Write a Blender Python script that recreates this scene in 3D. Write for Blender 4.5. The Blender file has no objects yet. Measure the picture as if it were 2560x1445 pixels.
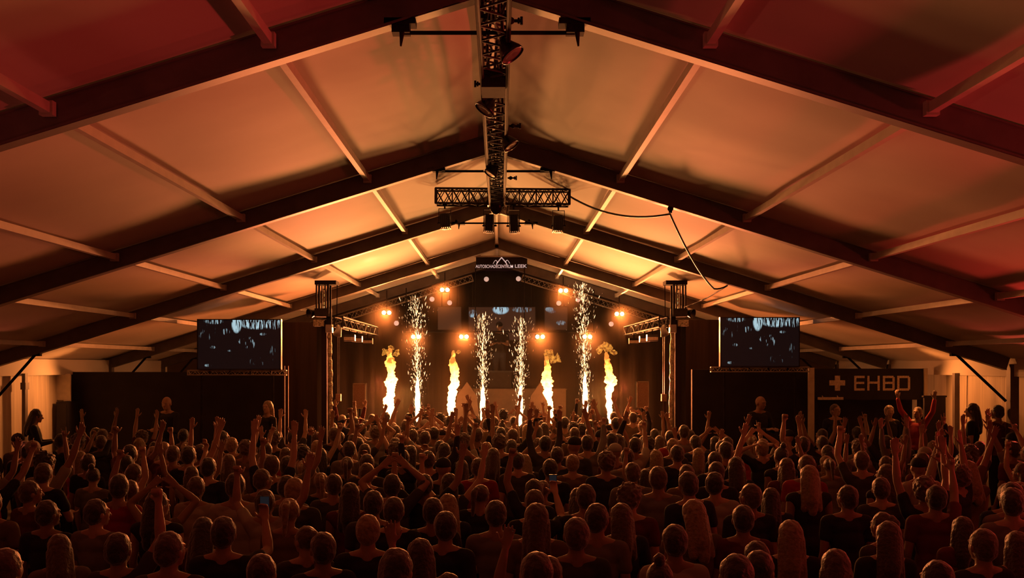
import bpy, bmesh, math, random
import numpy as np
from mathutils import Vector, Matrix, noise

random.seed(11)
PI = math.pi
SC = bpy.context.scene
COL = SC.collection

# ------------------------------------------------------------------ camera, world, exposure
F = 2600.0            # focal length in pixels of the 2560 px wide frame
HC = 2.85             # camera height
CX, CY = 1250.0, 912.0  # straight-ahead point of the frame
cam_d = bpy.data.cameras.new('camera')
cam = bpy.data.objects.new('camera', cam_d)
COL.objects.link(cam)
cam.location = (0, 0, HC)
cam.rotation_euler = (PI / 2, 0, 0)
cam_d.sensor_width = 36
cam_d.lens = F * 36 / 2560
cam_d.shift_x = (1280 - CX) / 2560
cam_d.shift_y = (CY - 722.5) / 2560
cam_d.clip_start = 0.05
cam_d.clip_end = 200
SC.camera = cam

w = bpy.data.worlds.new('red_fill')
SC.world = w
w.use_nodes = True
w.node_tree.nodes['Background'].inputs[0].default_value = (1, .24, .24, 1)
w.node_tree.nodes['Background'].inputs[1].default_value = 0.008  # dim red fill added to lift the darkest tones
SC.view_settings.view_transform = 'Standard'
SC.view_settings.look = 'None'
SC.view_settings.gamma = 1
SC.view_settings.exposure = -0.15
SC.view_settings.use_curve_mapping = False
SC.cycles.max_bounces = 5
SC.cycles.diffuse_bounces = 3
SC.cycles.glossy_bounces = 2
SC.cycles.volume_bounces = 0


def at(px, py, Y):
    """the point at distance Y seen at pixel (px, py)"""
    return Vector(((px - CX) * Y / F, Y, HC - (py - CY) * Y / F))


AMBER = (1.0, .30, .07)
LIGHTS = []


def spot(loc, target, power, color, angle, blend=.6, radius=.08):
    d = bpy.data.lights.new('tent_light', 'SPOT')
    d.energy = power
    d.color = color
    d.spot_size = math.radians(angle)
    d.spot_blend = blend
    d.shadow_soft_size = radius
    o = bpy.data.objects.new('tent_light', d)  # shared by the stage lamps and the added fill lamps
    COL.objects.link(o)
    o.location = loc
    o.rotation_euler = (Vector(target) - Vector(loc)).to_track_quat('-Z', 'Y').to_euler()
    LIGHTS.append(o)
    return o


# washes on the side trusses and the stage floor throw amber light up into the roof
for s in (-1, 1):
    spot((s * 3.0, 22.1, 3.42), (s * 3.2, 12.0, 5.2), 110, (1, .27, .06), 120, .8, .12)
    spot((s * 2.4, 24.9, 1.9), (s * 1.7, 16.8, 5.1), 2700, (1, .46, .135), 44, 1.0, .5)
    spot((s * 2.4, 24.9, 1.9), (s * 6.0, 16.0, 3.6), 800, (1, .24, .055), 80, .9, .3)
    spot((s * 2.6, 24.9, 2.0), (s * 1.9, 9.0, 5.3), 400, (1, .18, .03), 46, 1.0, .5)
    spot((s * 2.6, 24.9, 2.0), (s * 5.6, 9.5, 4.3), 2300, (1, .19, .045), 58, 1.0, .5)
# narrow beams that burn small pools on the fabric
for px, py, p in ((928, 655, 16), (1075, 608, 10), (1432, 602, 9), (1530, 640, 4)):
    k = (912 - py) / F
    Y = 2.65 / (k + .31 * abs(px - CX) / F)
    t = at(px, py, Y)
    spot((t.x * .8, 24.9, 1.7), t, p * 45, (1, .62, .28), 3.4, 1.0, .03)
# red wash on the right flank, weak pink-red on the left
spot((7.7, 13.0, 2.2), (4.5, 9.0, 4.3), 330, (1, .05, .03), 70, 1.0, .2)
spot((7.9, 6.2, 2.0), (2.2, 5.6, 5.0), 900, (1, .05, .045), 70, 1.0, .2)
spot((-7.9, 6.2, 2.0), (-2.2, 5.4, 5.0), 190, (1, .14, .09), 70, 1.0, .2)  # added unseen lamp that lifts the left slope of the nearest bay
spot((7.9, 9.0, 2.0), (4.4, 9.5, 4.3), 130, (1, .05, .04), 110, 1.0, .2)
# far throw from the stage that just reaches the nearest bay of the roof, and a fill from behind the camera
for s in (-1, 1):
    spot((s * 2.9, 24.9, 2.3), (s * 3.2, 4.2, 4.75), 4000, (1, .17, .085), 24, 1.0, .4)
    spot((s * 3.2, -.6, 2.9), (s * 3.0, 4.6, 5.0), 24, (1, .20, .14), 100, 1.0, .3)  # added unseen pair behind the camera, brightens the nearest bay
spot((8.0, 15.6, 2.6), (4.5, 12.5, 1.6), 90, (1, .10, .05), 120, .9, .1)
spot((-8.0, 15.6, 2.6), (-4.5, 12.0, 1.6), 45, (1, .16, .07), 120, .9, .1)
# added lamps that graze and brighten the side walls in front of the black drapes
spot((7.2, 19.4, 2.72), (8.45, 18.2, 1.9), 120, (1, .28, .06), 130, .9, .06)
spot((-7.2, 19.4, 2.72), (-8.45, 18.2, 1.9), 120, (1, .30, .07), 130, .9, .06)


# ------------------------------------------------------------------ materials
def nodes_of(name):
    m = bpy.data.materials.new(name)
    m.use_nodes = True
    nt = m.node_tree
    return m, nt, nt.nodes['Principled BSDF']


def mat(name, c, rough=.6, metal=0, var=.15, scale=8, bump=0, sheen=0, stretch=None, spec=.5, trans=0):
    m, nt, b = nodes_of(name)
    b.inputs['Roughness'].default_value = rough
    b.inputs['Metallic'].default_value = metal
    b.inputs['Specular IOR Level'].default_value = spec
    if sheen:
        b.inputs['Sheen Weight'].default_value = sheen
    tc = nt.nodes.new('ShaderNodeTexCoord')
    mp = nt.nodes.new('ShaderNodeMapping')
    if stretch:
        mp.inputs['Scale'].default_value = stretch
    nz = nt.nodes.new('ShaderNodeTexNoise')
    nz.inputs['Scale'].default_value = scale
    nz.inputs['Detail'].default_value = 4
    cr = nt.nodes.new('ShaderNodeValToRGB')
    cr.color_ramp.elements[0].position = .3
    cr.color_ramp.elements[1].position = .7
    cr.color_ramp.elements[0].color = tuple(v * (1 - var) for v in c) + (1,)
    cr.color_ramp.elements[1].color = tuple(min(1, v * (1 + var)) for v in c) + (1,)
    nt.links.new(tc.outputs['Object'], mp.inputs[0])
    nt.links.new(mp.outputs[0], nz.inputs['Vector'])
    nt.links.new(nz.outputs['Fac'], cr.inputs[0])
    nt.links.new(cr.outputs[0], b.inputs['Base Color'])
    if bump:
        bp = nt.nodes.new('ShaderNodeBump')
        bp.inputs['Strength'].default_value = bump
        bp.inputs['Distance'].default_value = .02
        nt.links.new(nz.outputs['Fac'], bp.inputs['Height'])
        nt.links.new(bp.outputs[0], b.inputs['Normal'])
    return m


def emis(name, c, strength, base=(0, 0, 0)):
    m, nt, b = nodes_of(name)
    b.inputs['Base Color'].default_value = base + (1,)
    b.inputs['Emission Color'].default_value = c + (1,)
    b.inputs['Emission Strength'].default_value = strength
    return m


M = {}
M['fabric'] = mat('roof_fabric', (.74, .67, .58), .75, 0, .06, .9, .25)
M['wall_pvc'] = mat('wall_fabric', (.70, .60, .47), .6, 0, .14, 2.2, .5, stretch=(1, 6, .4))
M['alu'] = mat('frame_aluminium', (.20, .17, .155), .55, .3, .15, 5)
M['purlin'] = mat('purlin_aluminium', (.60, .54, .47), .6, .05, .08, 6)
M['black'] = mat('black_metal', (.030, .024, .022), .8, .0, .3, 9, spec=.1)
M['black_gloss'] = mat('black_housing', (.03, .028, .028), .28, .2, .3, 14)
M['truss'] = mat('truss_dark_metal', (.055, .045, .04), .7, .15, .2, 12, spec=.15)
M['silver'] = mat('silver_metal', (.55, .52, .48), .35, .8, .15, 12)
M['lit_glitter'] = mat('lit_glitter_metal', (.62, .55, .42), .3, .6, .5, 34, .9)  # pale speckle paints the glitter of light on the tower metal
M['drape'] = mat('black_drape', (.034, .018, .013), .95, 0, .35, 1.6, .6, stretch=(6, 6, .3))
M['board'] = mat('black_board', (.022, .016, .017), .8, 0, .3, 3)
M['tape'] = mat('white_tape', (.72, .62, .52), .6, 0, .25, 30)
M['concrete'] = mat('floor_concrete', (.10, .08, .07), .8, 0, .3, 2, .2)
M['deck'] = mat('deck_plywood', (.10, .07, .05), .7, 0, .3, 4)
M['riser'] = mat('riser_plywood', (.14, .085, .05), .8, 0, .2, 5)
M['white_pole'] = mat('white_painted_post', (.72, .66, .56), .5, 0, .1, 9)
M['grille'] = mat('speaker_grille', (.34, .20, .13), .6, .0, .3, 60, .4)
M['pole_brown'] = mat('pole_brown_paint', (.05, .024, .016), .8)
M['rim'] = mat('lit_rim', (.5, .38, .26), .6)  # light on the speaker frame, put into a pale colour
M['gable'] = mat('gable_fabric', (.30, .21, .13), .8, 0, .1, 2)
M['rubber'] = mat('cable_rubber', (.02, .018, .018), .5)
M['bulb'] = emis('lamp_bulb', (1, .52, .19), 30)
M['globe'] = emis('globe_glass', (1, .62, .48), .62, (.6, .5, .45))
M['logo'] = emis('sign_print_glow', (1, .72, .66), .55, (.8, .75, .75))  # glow put into the print in place of light on the banner
M['phone_glass'] = emis('phone_screen', (.7, .8, 1), .012)
M['spark'] = emis('spark_glow', (1, .54, .24), 4)
M['spark_dim'] = emis('spark_ember', (1, .50, .20), .9)
M['jet'] = emis('spark_jet', (1, .48, .19), 10)


def flame_mat():
    m, nt, b = nodes_of('flame_fire')
    b.inputs['Base Color'].default_value = (0, 0, 0, 1)
    tc = nt.nodes.new('ShaderNodeTexCoord')
    sp = nt.nodes.new('ShaderNodeSeparateXYZ')
    nz = nt.nodes.new('ShaderNodeTexNoise')
    nz.inputs['Scale'].default_value = 7
    ad = nt.nodes.new('ShaderNodeMath')
    ad.operation = 'MULTIPLY_ADD'
    ad.inputs[1].default_value = .55
    cr = nt.nodes.new('ShaderNodeValToRGB')
    e = cr.color_ramp.elements
    e[0].position, e[0].color = .30, (1, .34, .10, 1)
    e[1].position, e[1].color = 1.0, (1, .25, .035, 1)
    st = nt.nodes.new('ShaderNodeMapRange')
    st.inputs['From Min'].default_value = .70
    st.inputs['From Max'].default_value = 1.15
    st.inputs['To Min'].default_value = 24
    st.inputs['To Max'].default_value = 1.3
    nt.links.new(tc.outputs['Generated'], sp.inputs[0])
    nt.links.new(tc.outputs['Object'], nz.inputs['Vector'])
    nt.links.new(nz.outputs['Fac'], ad.inputs[0])
    nt.links.new(sp.outputs['Z'], ad.inputs[2])
    nt.links.new(ad.outputs[0], cr.inputs[0])
    nt.links.new(ad.outputs[0], st.inputs['Value'])
    nt.links.new(cr.outputs[0], b.inputs['Emission Color'])
    nt.links.new(st.outputs[0], b.inputs['Emission Strength'])
    return m


M['flame'] = flame_mat()


def puff_mat():
    m, nt, b = nodes_of('flame_puff')
    b.inputs['Base Color'].default_value = (.01, .006, .004, 1)
    tc = nt.nodes.new('ShaderNodeTexCoord')
    nz = nt.nodes.new('ShaderNodeTexNoise')
    nz.inputs['Scale'].default_value = 14
    nz.inputs['Detail'].default_value = 4
    cr = nt.nodes.new('ShaderNodeValToRGB')
    e = cr.color_ramp.elements
    e[0].position, e[0].color = .35, (.16, .03, .004, 1)
    e[1].position, e[1].color = .66, (.95, .38, .05, 1)
    nt.links.new(tc.outputs['Object'], nz.inputs['Vector'])
    nt.links.new(nz.outputs['Fac'], cr.inputs[0])
    nt.links.new(cr.outputs[0], b.inputs['Emission Color'])
    b.inputs['Emission Strength'].default_value = 1.1
    return m


M['puff'] = puff_mat()


def screen_mat(name, blobs, streaks, bg):
    """dark video picture: pale blue streak clusters and small bright blobs, drawn in the panel's own 0..1 coordinates"""
    m, nt, b = nodes_of(name)
    b.inputs['Base Color'].default_value = (.01, .008, .01, 1)
    b.inputs['Roughness'].default_value = .35
    N, L = nt.nodes, nt.links
    tc = N.new('ShaderNodeTexCoord')
    sp = N.new('ShaderNodeSeparateXYZ')
    L.new(tc.outputs['Generated'], sp.inputs[0])

    def mth(op, a, c=None, d=None):
        n = N.new('ShaderNodeMath')
        n.operation = op
        for i, v in enumerate((a, c, d)):
            if v is None:
                continue
            if isinstance(v, (int, float)):
                n.inputs[i].default_value = v
            else:
                L.new(v, n.inputs[i])
        return n.outputs[0]
    mp = N.new('ShaderNodeMapping')
    mp.inputs['Scale'].default_value = (58, 1, 4.2)
    mp.inputs['Rotation'].default_value = (0, .12, 0)
    L.new(tc.outputs['Generated'], mp.inputs[0])
    nz = N.new('ShaderNodeTexNoise')
    nz.inputs['Scale'].default_value = 1
    nz.inputs['Detail'].default_value = 2
    L.new(mp.outputs[0], nz.inputs['Vector'])
    total = None
    for (u, v, ru, rv, k, thr) in streaks + [(a, c, d, e, g, -1) for a, c, d, e, g in blobs]:
        du = mth('DIVIDE', mth('SUBTRACT', sp.outputs['X'], u), ru)
        dv = mth('DIVIDE', mth('SUBTRACT', sp.outputs['Z'], v), rv)
        r2 = mth('ADD', mth('MULTIPLY', du, du), mth('MULTIPLY', dv, dv))
        inside = mth('MULTIPLY', mth('MAXIMUM', mth('SUBTRACT', 1.0, r2), 0.0), 2.2)
        inside = mth('MINIMUM', inside, 1.0)
        if thr > 0:
            s = mth('MINIMUM', mth('MAXIMUM', mth('MULTIPLY', mth('SUBTRACT', nz.outputs['Fac'], thr), 30.0), 0.0), 1.0)
            inside = mth('MULTIPLY', inside, s)
        else:
            s = mth('MINIMUM', mth('MAXIMUM', mth('MULTIPLY', mth('SUBTRACT', nz.outputs['Fac'], .50), 9.0), 0.0), 1.0)
            inside = mth('MULTIPLY', inside, s)
        inside = mth('MULTIPLY', inside, k)
        total = inside if total is None else mth('MAXIMUM', total, inside)
    mix = N.new('ShaderNodeMixRGB')
    mix.inputs[1].default_value = bg
    mix.inputs[2].default_value = (.56, .80, .90, 1)
    L.new(total, mix.inputs[0])
    L.new(mix.outputs[0], b.inputs['Emission Color'])
    b.inputs['Emission Strength'].default_value = .8
    return m


SIDE_STREAKS = [(.47, .92, .065, .20, 1, .40), (.72, .95, .24, .15, 1, .50), (.93, .92, .10, .12, .8, .54), (.20, .97, .12, .06, .6, .52),
                (.10, .80, .12, .22, .25, .62), (.63, .52, .07, .14, .6, .58), (.53, .57, .04, .07, .5, .56), 
                (.72, .14, .10, .10, .2, .58), (.90, .32, .06, .16, .18, .60)]
SIDE_BLOBS = [(.34, .76, .05, .07, .75), (.79, .71, .045, .03, .45), (.18, .44, .035, .035, .4), (.12, .07, .05, .03, .45), (.39, .37, .04, .02, .35)]
M['screen'] = screen_mat('video_picture', SIDE_BLOBS, SIDE_STREAKS, (.008, .004, .004, 1))
M['screen_mid'] = screen_mat('stage_video_picture', [(.06, .80, .07, .13, .9)],
                             [(.48, .93, .13, .16, 1, .42), (.80, .93, .16, .10, .5, .50)], (.050, .016, .008, 1))
M['screen_side'] = screen_mat('stage_panel_picture', [(.72, .30, .22, .12, .75), (.3, .8, .2, .08, .4)], [(.2, .9, .2, .12, .5, .45)], (.060, .019, .009, 1))
M['panel_brown'] = emis('stage_panel_dim', (.062, .020, .009), 1.0)


# ------------------------------------------------------------------ helpers
def link(o, parent=None, m=None):
    COL.objects.link(o)
    if parent is not None:
        o.parent = parent
    if m is not None:
        o.data.materials.append(m if not isinstance(m, str) else M[m])
    return o


def done(name, bm, m, parent=None, smooth=False):
    me = bpy.data.meshes.new(name)
    bm.normal_update()
    bm.to_mesh(me)
    bm.free()
    if smooth:
        me.polygons.foreach_set('use_smooth', [True] * len(me.polygons))
    return link(bpy.data.objects.new(name, me), parent, m)


def tag(o, label, cat, group=None, kind=None):
    o['label'] = label
    o['category'] = cat
    if group:
        o['group'] = group
    if kind:
        o['kind'] = kind
    return o


def thing(name, label, cat, loc=(0, 0, 0), group=None):
    o = bpy.data.objects.new(name, None)
    o.empty_display_size = .1
    COL.objects.link(o)
    o.location = loc
    return tag(o, label, cat, group)


def part(name, bm, m, parent, smooth=False):
    """a part built in world coordinates, kept in place under its thing"""
    for v in bm.verts:
        v.co -= parent.location
    return done(name, bm, m, parent, smooth)


def struct(name, bm, m, smooth=False):
    o = done(name, bm, m, None, smooth)
    o['kind'] = 'structure'
    return o


def box(bm, x0, x1, y0, y1, z0, z1, rot=None, piv=None):
    vs = [bm.verts.new((x, y, z)) for x in (x0, x1) for y in (y0, y1) for z in (z0, z1)]
    for f in ((0, 1, 3, 2), (4, 6, 7, 5), (0, 4, 5, 1), (2, 3, 7, 6), (0, 2, 6, 4), (1, 5, 7, 3)):
        bm.faces.new([vs[i] for i in f])
    if rot is not None:
        piv = Vector(piv)
        for v in vs:
            v.co = rot @ (v.co - piv) + piv
    return vs


def frame_of(d):
    d = d.normalized()
    up = Vector((0, 0, 1)) if abs(d.z) < .95 else Vector((0, 1, 0))
    a = d.cross(up).normalized()
    return a, a.cross(d).normalized()


def tube(bm, pts, r, seg=8, cap=True):
    pts = [Vector(p) for p in pts]
    rings = []
    for i, p in enumerate(pts):
        d = (pts[min(i + 1, len(pts) - 1)] - pts[max(i - 1, 0)])
        a, b = frame_of(d)
        rr = r[i] if isinstance(r, (list, tuple)) else r
        rings.append([bm.verts.new(p + (a * math.cos(2 * PI * k / seg) + b * math.sin(2 * PI * k / seg)) * rr) for k in range(seg)])
    for A, B in zip(rings, rings[1:]):
        for k in range(seg):
            bm.faces.new((A[k], A[(k + 1) % seg], B[(k + 1) % seg], B[k]))
    if cap:
        bm.faces.new(rings[0][::-1])
        bm.faces.new(rings[-1])


def bar(bm, p0, p1, wx, wz, up=Vector((0, 0, 1))):
    """box section from p0 to p1: wx across, wz along up"""
    p0, p1 = Vector(p0), Vector(p1)
    d = (p1 - p0).normalized()
    a = d.cross(up).normalized()
    b = a.cross(d).normalized()
    c = [p + a * s * wx / 2 + b * t * wz / 2 for p in (p0, p1) for s in (-1, 1) for t in (-1, 1)]
    vs = [bm.verts.new(v) for v in c]
    for f in ((0, 1, 3, 2), (4, 6, 7, 5), (0, 4, 5, 1), (2, 3, 7, 6), (0, 2, 6, 4), (1, 5, 7, 3)):
        bm.faces.new([vs[i] for i in f])


def lathe(bm, prof, origin, axis=Vector((0, 0, 1)), seg=20):
    axis = Vector(axis).normalized()
    a, b = frame_of(axis)
    o = Vector(origin)
    rings = []
    for r, h in prof:
        r = max(r, .0004)
        rings.append([bm.verts.new(o + axis * h + (a * math.cos(2 * PI * k / seg) + b * math.sin(2 * PI * k / seg)) * r) for k in range(seg)])
    for A, B in zip(rings, rings[1:]):
        for k in range(seg):
            bm.faces.new((A[k], A[(k + 1) % seg], B[(k + 1) % seg], B[k]))
    return rings


def ball(bm, c, r, u=14, v=9, mtx=None):
    res = bmesh.ops.create_uvsphere(bm, u_segments=u, v_segments=v, radius=1)
    S = Vector(r) if isinstance(r, (tuple, list)) else Vector((r, r, r))
    for q in res['verts']:
        p = Vector((q.co.x * S.x, q.co.y * S.y, q.co.z * S.z)) + Vector(c)
        q.co = mtx @ p if mtx is not None else p


NB = bmesh.new

# ------------------------------------------------------------------ tent: numbers
X0 = -.07
SL = .31
ZU = 5.33              # underside of the beams at the ridge
ZF = ZU + .215         # fabric at the ridge
EW = 8.35              # half width
FRAMES = [1.9, 7.0, 12.15, 16.9, 22.2, 25.6]


def zfab(x):
    return ZF - SL * abs(x - X0)


# floor
bm = NB()
box(bm, -9, 9, -3, 29, -.1, 0)
struct('floor', bm, 'concrete')

# roof fabric: one sheet per slope, sagging a little between the frames
bm = NB()
ny, nx = 150, 44
ys = [-2 + 28.1 * j / ny for j in range(ny + 1)]
fr_all = [-3.2] + FRAMES + [26.3]


def sag(x, y):
    for a, b in zip(fr_all, fr_all[1:]):
        if a <= y <= b:
            t = (y - a) / (b - a)
            s = math.sin(PI * t)
            u = abs(x - X0) / 1.465
            fu = abs(math.sin(PI * (u % 1)))
            wr = noise.noise(Vector((x * .5, y * .55, 0))) * .03
            diag = math.sin((abs(x - X0) * 1.1 + y * .5) * 1.7) * .008
            return -.035 * s * (.35 + .65 * fu) + (wr + diag) * min(1, s * 1.6)
    return 0


for s in (-1, 1):
    grid = []
    for i in range(nx + 1):
        xo = (EW + .1) * i / nx
        x = X0 + s * xo
        grid.append([bm.verts.new((x, y, zfab(x) + .01 + (sag(x, y) if i else 0))) for y in ys])
    for i in range(nx):
        for j in range(ny):
            f = (grid[i][j], grid[i + 1][j], grid[i + 1][j + 1], grid[i][j + 1])
            bm.faces.new(f if s < 0 else f[::-1])
struct('ceiling', bm, 'fabric', True)

# side walls: hanging fabric in folds, with a valance
for side, s in (('left', -1), ('right', 1)):
    bm = NB()
    n = 700
    prev = None
    for j in range(n + 1):
        y = -2 + 30.2 * j / n
        fold = .018 * math.sin(y * 9) + .025 * noise.noise(Vector((0, y * 2.2, s)))
        if abs((y % 1.25)) < .045:
            fold -= .03
        x = s * (EW + .12 + fold)
        col = [bm.verts.new((x, y, 0)), bm.verts.new((x, y, 1.6)), bm.verts.new((x + s * .01, y, 2.62)), bm.verts.new((s * (EW + .1), y, 3.0))]
        if prev:
            for k in range(3):
                bm.faces.new((prev[k], col[k], col[k + 1], prev[k + 1]))
        prev = col
    struct('wall_' + side, bm, 'wall_pvc', True)
# eave valance: a strip of roof fabric hanging inside the wall
for side, s in (('valance_left', -1), ('valance_right', 1)):
    bm = NB()
    box(bm, s * EW - .03 + (.0 if s > 0 else 0), s * EW + .03, -2, 26, 2.66, 2.95)
    o = struct('trim_1' if s < 0 else 'trim_2', bm, 'fabric')

# frames
ORD = ['frame overhead behind the nearest picture edge', 'nearest', 'second nearest', 'third nearest', 'fourth', 'fifth and farthest']
for n, Y in enumerate(FRAMES):
    if n == 0:
        lab = 'dark aluminium tent frame overhead, nearest the camera, only its beam ends in view'
    else:
        lab = {1: 'broad dark tent frame crossing the top of the picture, nearest of those in full view',
               2: 'dark tent frame just in front of the hanging cross truss',
               3: 'brown tent frame right behind the hanging cross truss',
               4: 'pale thin tent frame between the cross truss and the stage logo sign',
               5: 'farthest tent frame, right above the stage logo sign'}[n]
    t = thing('tent_frame', lab, 'tent frame', (X0, Y, 0), 'gable frames carrying the tent roof')
    for s in (-1, 1):
        bm = NB()
        d = Vector((s, 0, -SL)).normalized()
        c0 = Vector((X0, Y, ZU + .1 * math.sqrt(1 + SL * SL)))
        p1 = c0 + Vector((s * (EW - .05), 0, -SL * (EW - .05)))
        bar(bm, c0 + Vector((-s * .02, 0, 0)), p1, .12, .2)
        # flange lips top and bottom, as on extruded tent profiles
        for o_ in (-.095, .095):
            nrm = Vector((s * SL, 0, 1)).normalized()
            bar(bm, c0 + nrm * o_, p1 + nrm * o_, .15, .012)
        part('beam', bm, 'alu', t)
        bm = NB()
        box(bm, s * (EW - .02) - .07, s * (EW - .02) + .07, Y - .07, Y + .07, 0, 2.86)
        part('post', bm, 'alu', t)
        bm = NB()
        kx = X0 + s * 7.45
        tube(bm, [(kx, Y, ZU - SL * 7.45 + .03), (s * 8.22, Y, 2.26)], .024, 8)
        box(bm, kx - .06, kx + .06, Y - .04, Y + .04, ZU - SL * 7.45 - .03, ZU - SL * 7.45 + .08)
        part('knee_brace', bm, 'black', t)
        if 1 <= n <= 3:
            hw = {1: .585, 2: .66, 3: .59}[n]
            zt = {1: 2.85 + 830 * Y / F, 2: 2.85 + 484 * Y / F, 3: 2.85 + 354 * Y / F}[n]
            bm = NB()
            bx = X0 + s * hw
            top = ZU - SL * hw
            box(bm, bx - .07, bx + .05, Y - .05, Y + .05, zt - .01, top + .02)
            box(bm, bx - .12, bx + .09, Y - .06, Y + .06, top - .02, top + .02)
            tube(bm, [(bx, Y - .03, zt + .02), (bx + s * .01, Y - .03, zt - .10)], [.022, .006], 7)
            tube(bm, [(bx - .05, Y - .06, zt + .03), (bx - .05, Y + .06, zt + .03)], .02, 7)
            part('bracket', bm, 'black', t)
    if 1 <= n <= 3:
        bm = NB()
        tube(bm, [(X0 - hw, Y, zt), (X0 + hw, Y, zt)], .014, 8)
        part('tie_bar', bm, 'black', t)

# purlins between the frames
KN = ['ridge', 'first', 'second', 'third', 'fourth', 'fifth']
BAY = ['nearest bay', 'second bay', 'cross truss bay', 'fourth bay', 'last bay before the stage']
for b in range(len(FRAMES) - 1):
    for k in range(-5, 6):
        x = X0 + 1.465 * k
        y0, y1 = FRAMES[b] + .075, FRAMES[b + 1] - .075
        bm = NB()
        z = zfab(x) - .085
        bar(bm, (x, y0, z), (x, y1, z), .055, .07, Vector((0, 0, 1)))
        for yy in (y0 + .03, y1 - .03):
            box(bm, x - .045, x + .045, yy - .03, yy + .03, z - .05, z + .045)
        o = done('roof_purlin', bm, 'purlin')
        side = 'along the ridge' if k == 0 else '%s from the ridge on the %s slope' % (KN[abs(k)], 'left' if k < 0 else 'right')
        tag(o, 'pale roof purlin %s, %s' % (side, BAY[b]), 'purlin', 'roof purlins between the tent frames')


# ------------------------------------------------------------------ trusses
def truss(name, label, p0, p1, wd, ht, step, r=.017, m='truss', cross=False, group=None):
    p0, p1 = Vector(p0), Vector(p1)
    t = thing(name, label, 'truss', tuple(p0), group)
    d = (p1 - p0)
    L_ = d.length
    d.normalize()
    up = Vector((0, 0, 1)) if abs(d.z) < .9 else Vector((0, 1, 0))
    a = d.cross(up).normalized()
    b = a.cross(d).normalized()
    cs = {}
    for i, (s, q) in enumerate(((-1, -1), (1, -1), (1, 1), (-1, 1))):
        o = a * s * wd / 2 + b * q * ht / 2
        cs[i] = o
        bm = NB()
        tube(bm, [p0 + o, p1 + o], r, 8)
        part('chord', bm, m, t)
    bm = NB()
    n = max(1, int(round(L_ / step)))
    for f in range(4):
        A, B = cs[f], cs[(f + 1) % 4]
        for i in range(n):
            q0, q1 = p0 + d * L_ * i / n, p0 + d * L_ * (i + 1) / n
            if cross and f in (1, 3):
                tube(bm, [q0 + A, q1 + B], r * .5, 6)
                tube(bm, [q0 + B, q1 + A], r * .5, 6)
            else:
                tube(bm, [q0 + (A if i % 2 else B), q1 + (B if i % 2 else A)], r * .5, 6)
    part('lacing', bm, m, t)
    for q in (p0, p1):
        bm = NB()
        for f in range(4):
            tube(bm, [q + cs[f], q + cs[(f + 1) % 4]], r, 6)
        part('end_frame', bm, m, t)
    return t


YT = 14.2
ridge_z = 5.10
t = truss('ridge_truss', 'long dark lattice truss hung under the ridge, reaching to the short cross truss',
          (X0 + .03, 5.2, ridge_z), (X0 + .03, YT - .12, ridge_z), .19, .19, .155, .016)
# cables, sleeves and clamps carried by the ridge truss
bm = NB()
rr = random.Random(4)
for c in range(5):
    xx = X0 + .03 + rr.uniform(-.07, .07)
    pts = [(xx + rr.uniform(-.025, .025), y, ridge_z + rr.uniform(-.07, .07)) for y in np.arange(5.2, YT - .2, .22)]
    tube(bm, pts, .008 + .004 * rr.random(), 6)
part('cable_bundle', bm, 'rubber', t)
for yy in (7.0, 12.15):
    bm = NB()
    for s in (-1, 1):
        tube(bm, [(X0 + .03 + s * .08, yy, ridge_z + .08), (X0 + s * .05, yy, ZU + .02)], .012, 6)
    box(bm, X0 - .07, X0 + .13, yy - .04, yy + .04, ridge_z + .07, ridge_z + .11)
    part('hanging_clamp', bm, 'black', t)
for s in (-1, 1):
    bm = NB()
    xs = X0 + .03 + s * .10
    tube(bm, [(xs, 5.3, ridge_z - .10), (xs, 8.2, ridge_z - .105), (xs + s * .005, 11, ridge_z - .10), (xs, 13.6, ridge_z - .09)], .011, 8)
    part('side_tube', bm, 'black', t)

cl, cr_ = at(1090, 492, YT), at(1423, 495, YT)
ct = truss('cross_truss', 'short dark lattice truss hung crosswise under the ridge, carrying four lights',
           (cl.x, YT, cl.z), (cr_.x, YT, cr_.z), .22, .20, .115, .014, cross=True)
for k in range(9):
    x = cl.x + (cr_.x - cl.x) * k / 8
    if abs(x - X0) < .15:
        continue
    bm = NB()
    bar(bm, (x, YT - .11, cl.z - .1), (x, YT - .11, cl.z + .1), .018, .018, Vector((0, 1, 0)))
    part('upright', bm, 'truss', ct)
bm = NB()
ball(bm, (X0 + .02, YT - .08, 5.06), (.11, .10, .17))
box(bm, X0 - .10, X0 + .14, YT - .16, YT + .12, 5.02, 5.25)
tube(bm, [(X0 + .02, YT, 5.2), (X0, YT, ZF - .1)], .02, 7)
part('chain_motor', bm, 'black_gloss', ct, True)
bm = NB()
for q in range(9):
    x = X0 + rr.uniform(-.05, .16)
    tube(bm, [(x, YT - .12, 5.0), (x + rr.uniform(-.05, .05), YT - .1, 4.90), (x + rr.uniform(-.08, .08), YT - .05, 5.02)], .007, 5)
part('cable_bundle', bm, 'silver', ct)

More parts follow.
